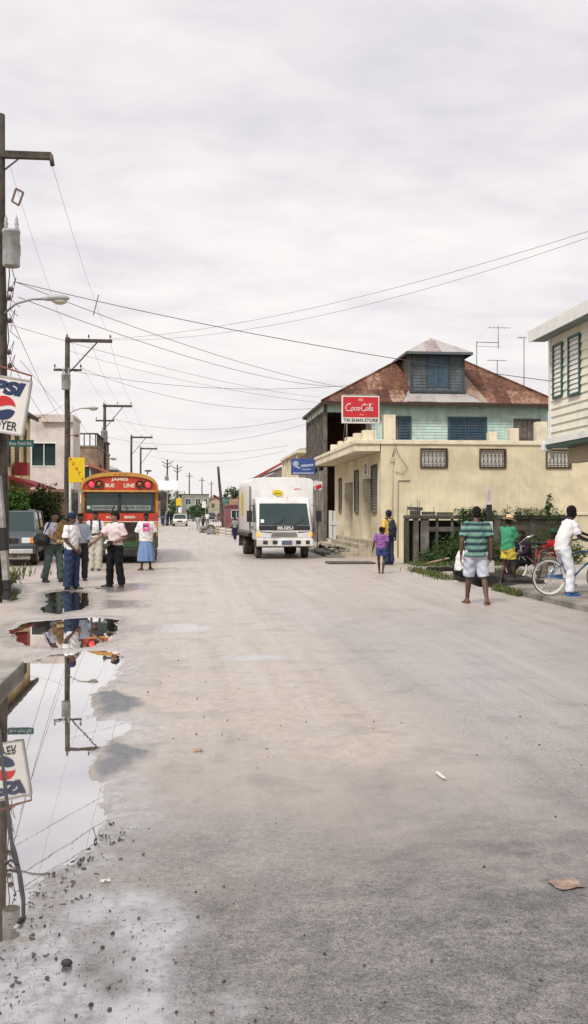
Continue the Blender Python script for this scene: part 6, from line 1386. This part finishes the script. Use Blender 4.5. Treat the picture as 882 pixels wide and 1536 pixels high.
yel_w = mat('yellow_render', (.84,.77,.43), .85, .10, 1.5, (.33,.28,.13), .4, .9, .35); white_w = mat('white_render', (.66,.60,.56), .9, .06, 1, (.42,.36,.32), .35, .7, .25)
brown_w = mat('brown_render', (.36,.26,.18), .9, .2, 1.5, (.16,.12,.09), .5, .8, .4); tan_w = mat('tan_render', (.52,.43,.32), .9, .12, 1.5, (.3,.25,.2), .4); gg_w = mat('grey_green_render', (.34,.37,.32), .9, .15, 1, (.2,.2,.17), .4, .6, .3)
teal_w = mat('teal_render', (.20,.40,.42), .9, .12, 1.5); pink_w = mat('pink_stall_paint', (.30,.115,.14), .85, .2, 2, (.15,.07,.07), .4); orange_w = mat('ochre_render', (.55,.34,.12), .9, .1, 1); pale_w = mat('pale_far_render', (.60,.57,.53), .9, .1, .8, (.4,.37,.33), .35)
# yellow house
yh = block('house', 'yellow two storey house with grey shutters behind the drink sign', -15, -6.95, 36.2, 44.7, 5.8, yel_w, 'gable', mat('dark_shingle', (.07,.065,.065), .9, .2, 4), over=.3, rh=2.0, cat='house', swins=[(37.1,38.1,3.4,5.2,1),(38.9,39.9,3.4,5.2,1),(40.8,41.7,3.4,5.2,1),(42.9,43.6,3.6,5.2,1),(37.7,40.2,.3,2.5,1),(41.7,43.7,.3,2.5,1)])
for v_ in (37.1, 38.9, 40.8, 42.9): louvre(yh, 'y', v_-36.2+.02, v_-36.2+(.88 if v_ < 42 else .68), 3.42, 5.18, 8.03, 1, wood_d, .12, wood_d, 'shutter')
b = MB(); b.prism([(8.05,3.05),(9.0,2.72),(9.0,2.62),(8.05,2.92)], 3.2, 9.6, 'y'); b.build('awning', mat('awning_red', (.38,.05,.06), .7, .15, 3), yh)
b = MB(); b.obox((8.4, 4.2, 3.35), (.5, .7, .5)); b.build('red_box', mat('awning_red', (.38,.05,.06)), yh)
# white block
wb = block('building', 'plain white two storey block with one wide dark window beyond the yellow house', -17, -7.2, 63.0, 67.0, 7.5, white_w, 'flat', None, [(-9.75, -8.2, 4.45, 5.95)])
b = MB(); b.box(7.9, 9.85, -.25, -.005, 7.2, 7.66); b.build('parapet_step', white_w, wb); b = MB(); b.box(-.1, 9.9, -1.3, -.005, 2.85, 3.05); b.build('ledge', mat('rust_ledge', (.25,.14,.10), .9), wb); b = MB(); b.box(.3, 9.6, -.012, -.004, 0, 2.84); b.build('lower_wall', brown_w, wb)
bb_ = block('building', 'brown two storey building with a railed roof terrace behind the yellow board', -14, -7.1, 78, 90, 6.6, brown_w, 'flat', None, [(-8.8, -7.6, 3.9, 5.2)], swins=[(80, 82, 3.8, 5.4, 1), (84, 86, 3.8, 5.4, 1)])
b = MB()
for i in range(16): b.box(.3+i*.43, .38+i*.43, -.05, .03, 6.76, 7.6); b.box(6.85, 6.93, .3+i*.7, .38+i*.7, 6.76, 7.6)
b.box(0, 6.95, -.08, .06, 7.6, 7.72); b.box(6.83, 6.95, .06, 12, 7.6, 7.72); b.build('terrace_railing', m_conc2, bb_)
b = MB(); b.prism([(6.2,5.4),(8.0,4.7),(8.0,4.55),(6.2,5.2)], -.6, 3.0, 'y'); b.build('awning', mat('rust_awning', (.40,.12,.08), .8), bb_)
b = MB(); b.box(4.9, 6.95, -.5, -.02, 0, 3.4); b.build('shop_front', teal_w, bb_); b = MB(); b.box(5.3, 6.5, -.56, -.505, 2.3, 2.95); b.build('shop_board', wht, bb_)
tg = block('building', 'teal and cream shop with striped balcony just left of the bus', -12, -7.0, 92, 104, 5.6, teal_w, 'hip', zinc_y, [(-8.6, -7.5, 3.2, 4.6)], rh=1.3, swins=[(94,96,3.2,4.6,1)])
# left far
aw = block('building', 'white upper storey building under a big pale awning sign beyond the bus', -9.5, -2.9, 119, 132, 4.6, pale_w, 'flat', None, [(-6, -4.6, 2.9, 4.0), (-4.2, -3.3, 2.9, 4.0)], doors=[(-5.4,-4.0,.2,2.3)], swins=[(121,123,2.9,4,1),(126,128,2.9,4,1)])
b = MB(); b.prism([(-1.2,4.3),(.3,5.35),(.3,5.2),(-1.2,4.15)], 3.6, 8.1, 'x'); b.build('awning', wht, aw)
b = MB(); b.box(-.2, 6.7, -1.0, -.01, 2.45, 2.62); b.build('ledge', mat('rust_ledge', (.25,.14,.10)), aw)
p = W(268, 753, 134); o = thing('hanging_sign', 'small yellow board far down the street', 'sign', (p.x, p.y, 0)); b = MB(); b.box(-.36, .36, 0, .06, p.z-.48, p.z+.48); b.build('board', yl, o); b = MB(); b.tube([(-.30,.1,0), (-.30,.1,p.z)], .05, 6); b.build('post', m_rim, o)
block('building', 'long grey green two storey block closing the street', -1.6, 3.6, 190, 202, 4.9, gg_w, 'flat', m_conc2, [(-.9,.2,3.0,4.2), (1.0,2.0,3.0,4.2), (2.6,3.3,3.0,4.2)], doors=[(-.6,.6,.2,2.2)])
block('house', 'pale tan house to the right of the closing block', 3.9, 6.0, 205, 215, 4.3, tan_w, 'gable', red_y, [(4.3,5.1,2.4,3.5)], cat='house', rh=.8)
block('house', 'small teal house between the tan and ochre ones', 6.0, 8.4, 212, 222, 4.4, teal_w, 'gable', zinc_y, [(6.6,7.4,2.4,3.5)], cat='house', rh=1)
block('house', 'ochre house at the far right end of the street', 8.6, 11.5, 218, 230, 4.6, orange_w, 'gable', red_y, [(9.2,10.2,2.4,3.5)], cat='house', rh=1)
p = W(306, 757, 160); o = thing('hanging_sign', 'blank white board far down the middle of the street', 'sign', (p.x, p.y, 0)); b = MB(); b.box(-.3, .3, 0, .06, p.z-.5, p.z+.5); b.build('board', wht, o); b = MB(); b.tube([(.25,.1,0), (.25,.1,p.z)], .05, 6); b.build('post', m_rim, o)
# right far
gh = block('house', 'beige gallery house with pale posts behind the blue board', 7.9, 16, 67, 78, 5.9, tan_w, 'hip', zinc_x, [(9.2,10.0,3.2,4.8)], cat='house', rh=1.2, over=.6)
b = MB()
for i in range(7): b.box(-.75, -.6, .2+i*1.75, .35+i*1.75, 0, 5.75)
for i in range(4): b.box(.2+i*.8, .34+i*.8, -.7, -.56, 0, 5.75)
b.build('gallery_posts', cream_t, gh); b = MB(); b.box(-.8, -.02, -.8, 11, 2.75, 2.95); b.box(-.02, 8, -.8, -.02, 2.75, 2.95); b.box(-.78, -.7, -.8, 11, 3.7, 3.8); b.box(-.78, 8, -.8, -.7, 3.7, 3.8)
for i in range(40): b.box(-.76, -.71, -.6+i*.29, -.55+i*.29, 2.95, 3.7)
b.box(-.85, 8, -.85, 11.2, 5.6, 5.75); b.build('gallery_rail', cream_t, gh)
rh_ = block('house', 'white boarded house with a red gable roof above the truck', 6.3, 12.6, 84, 95, 4.6, mat('white_boards', (.62,.60,.57), .8, .08, 2), 'gable', red_y, [(7.0,8.5,3.5,4.5)], cat='house', rh=2.1, over=.9)
b = MB(); b.box(-1.1, -.02, .2, 10, 2.5, 2.7); b.box(-1.1, -1.0, .2, .3, 0, 4.6); b.box(-1.1, -1.0, 5, 5.1, 0, 4.6); b.build('verandah', teal, rh_)
block('house', 'cream house with dark eaves half hidden beyond the box truck', 6.6, 13, 104, 116, 4.8, cream_w, 'gable', mat_corr('dark_roof_far', 1, [(.3, (.07,.06,.055)), (.7, (.16,.13,.12))]), [(7.2,8.2,2.8,4.0)], cat='house', rh=1.6, over=.8)
pk = block('stall', 'dusty pink boarded stall with open hatches by the lone pole', 3.3, 8.0, 92, 99, 2.15, pink_w, 'flat', pink_w, [(3.75,4.75,1.05,1.85), (5.0,6.0,1.05,1.85)], cat='stall')
b = MB(); b.box(.3, 3.6, .3, .36, 2.32, 2.85); b.build('top_board', mat('tan_board', (.45,.28,.17), .8), pk)

# trees
tdark = mat_leaf('tree_green', [(.02,.045,.012), (.045,.09,.025), (.08,.135,.04), (.12,.17,.06)])
def tree(label, px, d, zc, rx, rz, n, size, group='trees along the far street', trunk=True):
    p = W(px, 768, d); o = thing('tree', label, 'tree', (p.x, p.y, 0), 0, group)
    bl = [((random.uniform(-.6,.6)*rx, random.uniform(-.6,.6)*rx, zc+random.uniform(-.55,.55)*rz), (rx*random.uniform(.35,.6), rx*random.uniform(.35,.6), rz*random.uniform(.35,.55))) for _ in range(9)]
    leaf_mesh('crown', bl, n, size, tdark, o, clump=16)
    b = MB(); b.tube([(0,0,-.1), (.05,0,zc*.5), (.1,.05,zc)], [.16,.12,.06], 8)
    for q_ in bl: b.tube([(.03,0,zc*.45), (q_[0][0]*.5, q_[0][1]*.5, (q_[0][2]+zc*.45)/2), q_[0]], [.07,.05,.02], 5)
    b.build('trunk', wood_d, o)
tree('round green tree above the pink stall', 352, 118, 3.2, 1.5, 1.6, 1500, .22); tree('low tree left of the yellow far board', 262, 150, 1.9, 1.6, 1.4, 1000, .25); tree('dark shrubby tree before the grey green block', 290, 175, 1.7, 1.9, 1.4, 1100, .28); tree('bushy tree right of the grey green block', 306, 185, 2.0, 1.5, 1.6, 1000, .28); tree('tree rising behind the grey green block', 262, 215, 4.0, 2.6, 2.6, 1100, .35)
tree('distant tree behind the awning building', 243, 170, 4.2, 2.2, 2.4, 1000, .3); tree('distant tree closing the view behind the ochre house', 335, 250, 3.6, 3.5, 2.6, 1200, .4)
bush('shrub', 'dark leafy shrub overhanging the grey four wheel drive', 'shrub', [((W(66,768,40).x, W(66,768,40).y, 1.9), (.75,.7,.9), 3), ((W(58,768,40).x, W(58,768,40).y, 1.2), (.6,.6,.9), 2), ((W(78,768,40).x, W(78,768,40).y, 1.3), (.5,.5,.8), 1)], 5200, .13, g_dark, clump=24)
bush('shrub', 'brighter green shrub right beside the big pole', 'shrub', [((W(24,768,36).x, W(24,768,36).y, 2.0), (.45,.45,.55), 2), ((W(14,768,36).x, W(14,768,36).y, 1.8), (.5,.5,.6), 2)], 2600, .12, mat_leaf('shrub_green', [(.03,.07,.015), (.07,.15,.03), (.12,.22,.05)]), clump=18)
p = P1.location; bush('weed_clump', 'small green weeds sprouting at the foot of the big pole', 'weeds', [((p.x+.25, p.y-.25, .16), (.22,.18,.18), 1)], 420, .06, g_lite, stem=False, clump=10)
# roadside junk on the far right kerb
jm = [mat('junk_grey', (.25,.24,.22), .9, .3, 3), mat('junk_tan', (.45,.38,.27), .9, .2, 3), mat('junk_white', (.62,.60,.56), .8, .1, 3), mat('junk_brown', (.17,.10,.06), .9, .2, 3)]
for i, (px, d, w_, h_, kind) in enumerate(((308, 80, 1.0, .45, 'heap'), (316, 78, .8, .5, 'tyre'), (322, 74, .7, .35, 'heap'), (329, 72, .35, .65, 'crate'), (336, 70, .7, .55, 'crate'), (343, 66, .9, .6, 'crate'), (347, 71, .6, .7, 'heap'))):
    p = W(px, 768+2475/d, d)
    if kind == 'heap':
        o = thing('rubble_heap', ['low grey rubble heap furthest left by the far right kerb', '', 'small rubble heap between tyre and tan box', '', '', '', 'brown rubble heap against the truck'][i], 'rubble', (p.x, p.y, 0)); b = MB()
        for _ in range(22): b.obox((random.gauss(0, w_*.35), random.gauss(0, w_*.35), random.random()*h_*.7), (.25+.3*random.random(), .2+.2*random.random(), .12+.2*random.random()), (random.random(), random.random(), random.random()*3))
        b.build('stones', jm[0 if i < 6 else 3], o)
    elif kind == 'tyre': o = thing('old_tyre', 'discarded dark tyre standing by the far right kerb', 'tyre', (p.x, p.y, 0)); b = MB(); b.tube([(.27*math.cos(a), 0, .33+.27*math.sin(a)) for a in [6.283*j/20 for j in range(20)]], .085, 8, closed=True); b.build('tread', m_rub, o)
    else:
        o = thing('crate', {3: 'narrow tan box on the far right kerb', 4: 'white box beside the narrow tan box', 5: 'wide white crate nearest the truck on the kerb'}[i], 'crate', (p.x, p.y, 0), .3*i); b = MB()
        for z_ in (.08, .28, .48, .68): 
            if z_ < h_: b.box(-w_/2, w_/2, -.2, -.17, z_-.07, z_+.08); b.box(-w_/2, w_/2, .17, .2, z_-.07, z_+.08); b.box(-w_/2, -w_/2+.03, -.17, .17, z_-.07, z_+.08); b.box(w_/2-.03, w_/2, -.17, .17, z_-.07, z_+.08)
        b.box(-w_/2+.03, w_/2-.03, -.168, .168, .02, .05); b.build('slats', jm[1 if i == 3 else 2], o)
        b = MB()
        for sx_ in (-1, 1):
            for sy_ in (-1, 1): b.box(sx_*(w_/2-.05)-.02, sx_*(w_/2-.05)+.02, sy_*.145-.02, sy_*.145+.02, 0, h_)
        b.build('corner_posts', jm[3], o)
o = tag(blade_mesh('grass', [(random.gauss(W(335,790,96).x, .9), random.uniform(86, 96), 0) for _ in range(700)] + [(random.uniform(-5.6,-3.6), random.gauss(26.5,.6), 0) for _ in range(40)], .25, g_lite, w=.02), 'rough grass tufts on the verge by the pink stall', 'grass', kind='stuff')
# ================================================================ sky, sun, camera
w = bpy.data.worlds.new('World'); scene.world = w; w.use_nodes = True; t = w.node_tree; t.nodes.clear()
SUN_EL, SUN_AZ = R(50), R(215)          # azimuth clockwise from +y: behind the eye, to the left
sky = node(t, 'ShaderNodeTexSky', sky_type='NISHITA', sun_disc=False, sun_elevation=SUN_EL, sun_rotation=SUN_AZ, air_density=1.2, dust_density=3.0)
bg1 = node(t, 'ShaderNodeBackground', i_Strength=.09); t.links.new(sky.outputs[0], bg1.inputs[0])
tc = t.nodes.new('ShaderNodeTexCoord'); sx = t.nodes.new('ShaderNodeSeparateXYZ'); t.links.new(tc.outputs['Generated'], sx.inputs[0])
zz = math_(t, 'ADD', math_(t, 'MAXIMUM', sx.outputs[2], 0.0), .16)
cx = t.nodes.new('ShaderNodeCombineXYZ'); t.links.new(math_(t, 'DIVIDE', sx.outputs[0], zz), cx.inputs[0]); t.links.new(math_(t, 'DIVIDE', sx.outputs[1], zz), cx.inputs[1])
mp = node(t, 'ShaderNodeMapping'); mp.inputs['Rotation'].default_value = (0, 0, R(-24)); mp.inputs['Scale'].default_value = (.95, 1.4, 1); t.links.new(cx.outputs[0], mp.inputs[0])
a = noisef(t, mp.outputs[0], .8, 5, .55, .25); b_ = noisef(t, mp.outputs[0], 3.7, 6, .58, .25)
cl = math_(t, 'ADD', math_(t, 'MULTIPLY', a, .58), math_(t, 'MULTIPLY', b_, .42))
cc = ramp(t, cl, [(.36, (.78,.745,.805)), (.44, (.865,.83,.86)), (.51, (.94,.905,.91)), (.60, (1.02,.98,.965))])
hz = ramp(t, sx.outputs[2], [(0.0, 1.), (.22, 0.)])
cc = mixc(t, math_(t, 'MULTIPLY', hz, .75), cc, (.965,.925,.91))
bg2 = node(t, 'ShaderNodeBackground', i_Strength=1.0); t.links.new(cc, bg2.inputs[0])
mx = node(t, 'ShaderNodeMixShader', i_0=.95); t.links.new(bg1.outputs[0], mx.inputs[1]); t.links.new(bg2.outputs[0], mx.inputs[2])
o = t.nodes.new('ShaderNodeOutputWorld'); t.links.new(mx.outputs[0], o.inputs[0])
sl = bpy.data.lights.new('sun', 'SUN'); sl.energy = 2.9; sl.angle = R(12); sl.color = (1, .95, .87)
so = bpy.data.objects.new('sun', sl); COL.objects.link(so)
dv = Vector((math.sin(SUN_AZ)*math.cos(SUN_EL), math.cos(SUN_AZ)*math.cos(SUN_EL), math.sin(SUN_EL)))
so.rotation_euler = dv.to_track_quat('Z', 'Y').to_euler(); so.location = (0, -10, 40)
cd = bpy.data.cameras.new('camera'); cam = bpy.data.objects.new('camera', cd); COL.objects.link(cam)
cam.location = (0, 0, EYE); cam.rotation_euler = (R(90), 0, -TH)
cd.sensor_fit = 'VERTICAL'; cd.sensor_height = 36; cd.lens = 36*F/1536; cd.clip_start = .05; cd.clip_end = 8000
scene.camera = cam
scene.view_settings.view_transform = 'Standard'; scene.view_settings.look = 'None'; scene.view_settings.exposure = 0
scene.cycles.max_bounces = 6; scene.cycles.caustics_reflective = False; scene.cycles.caustics_refractive = False
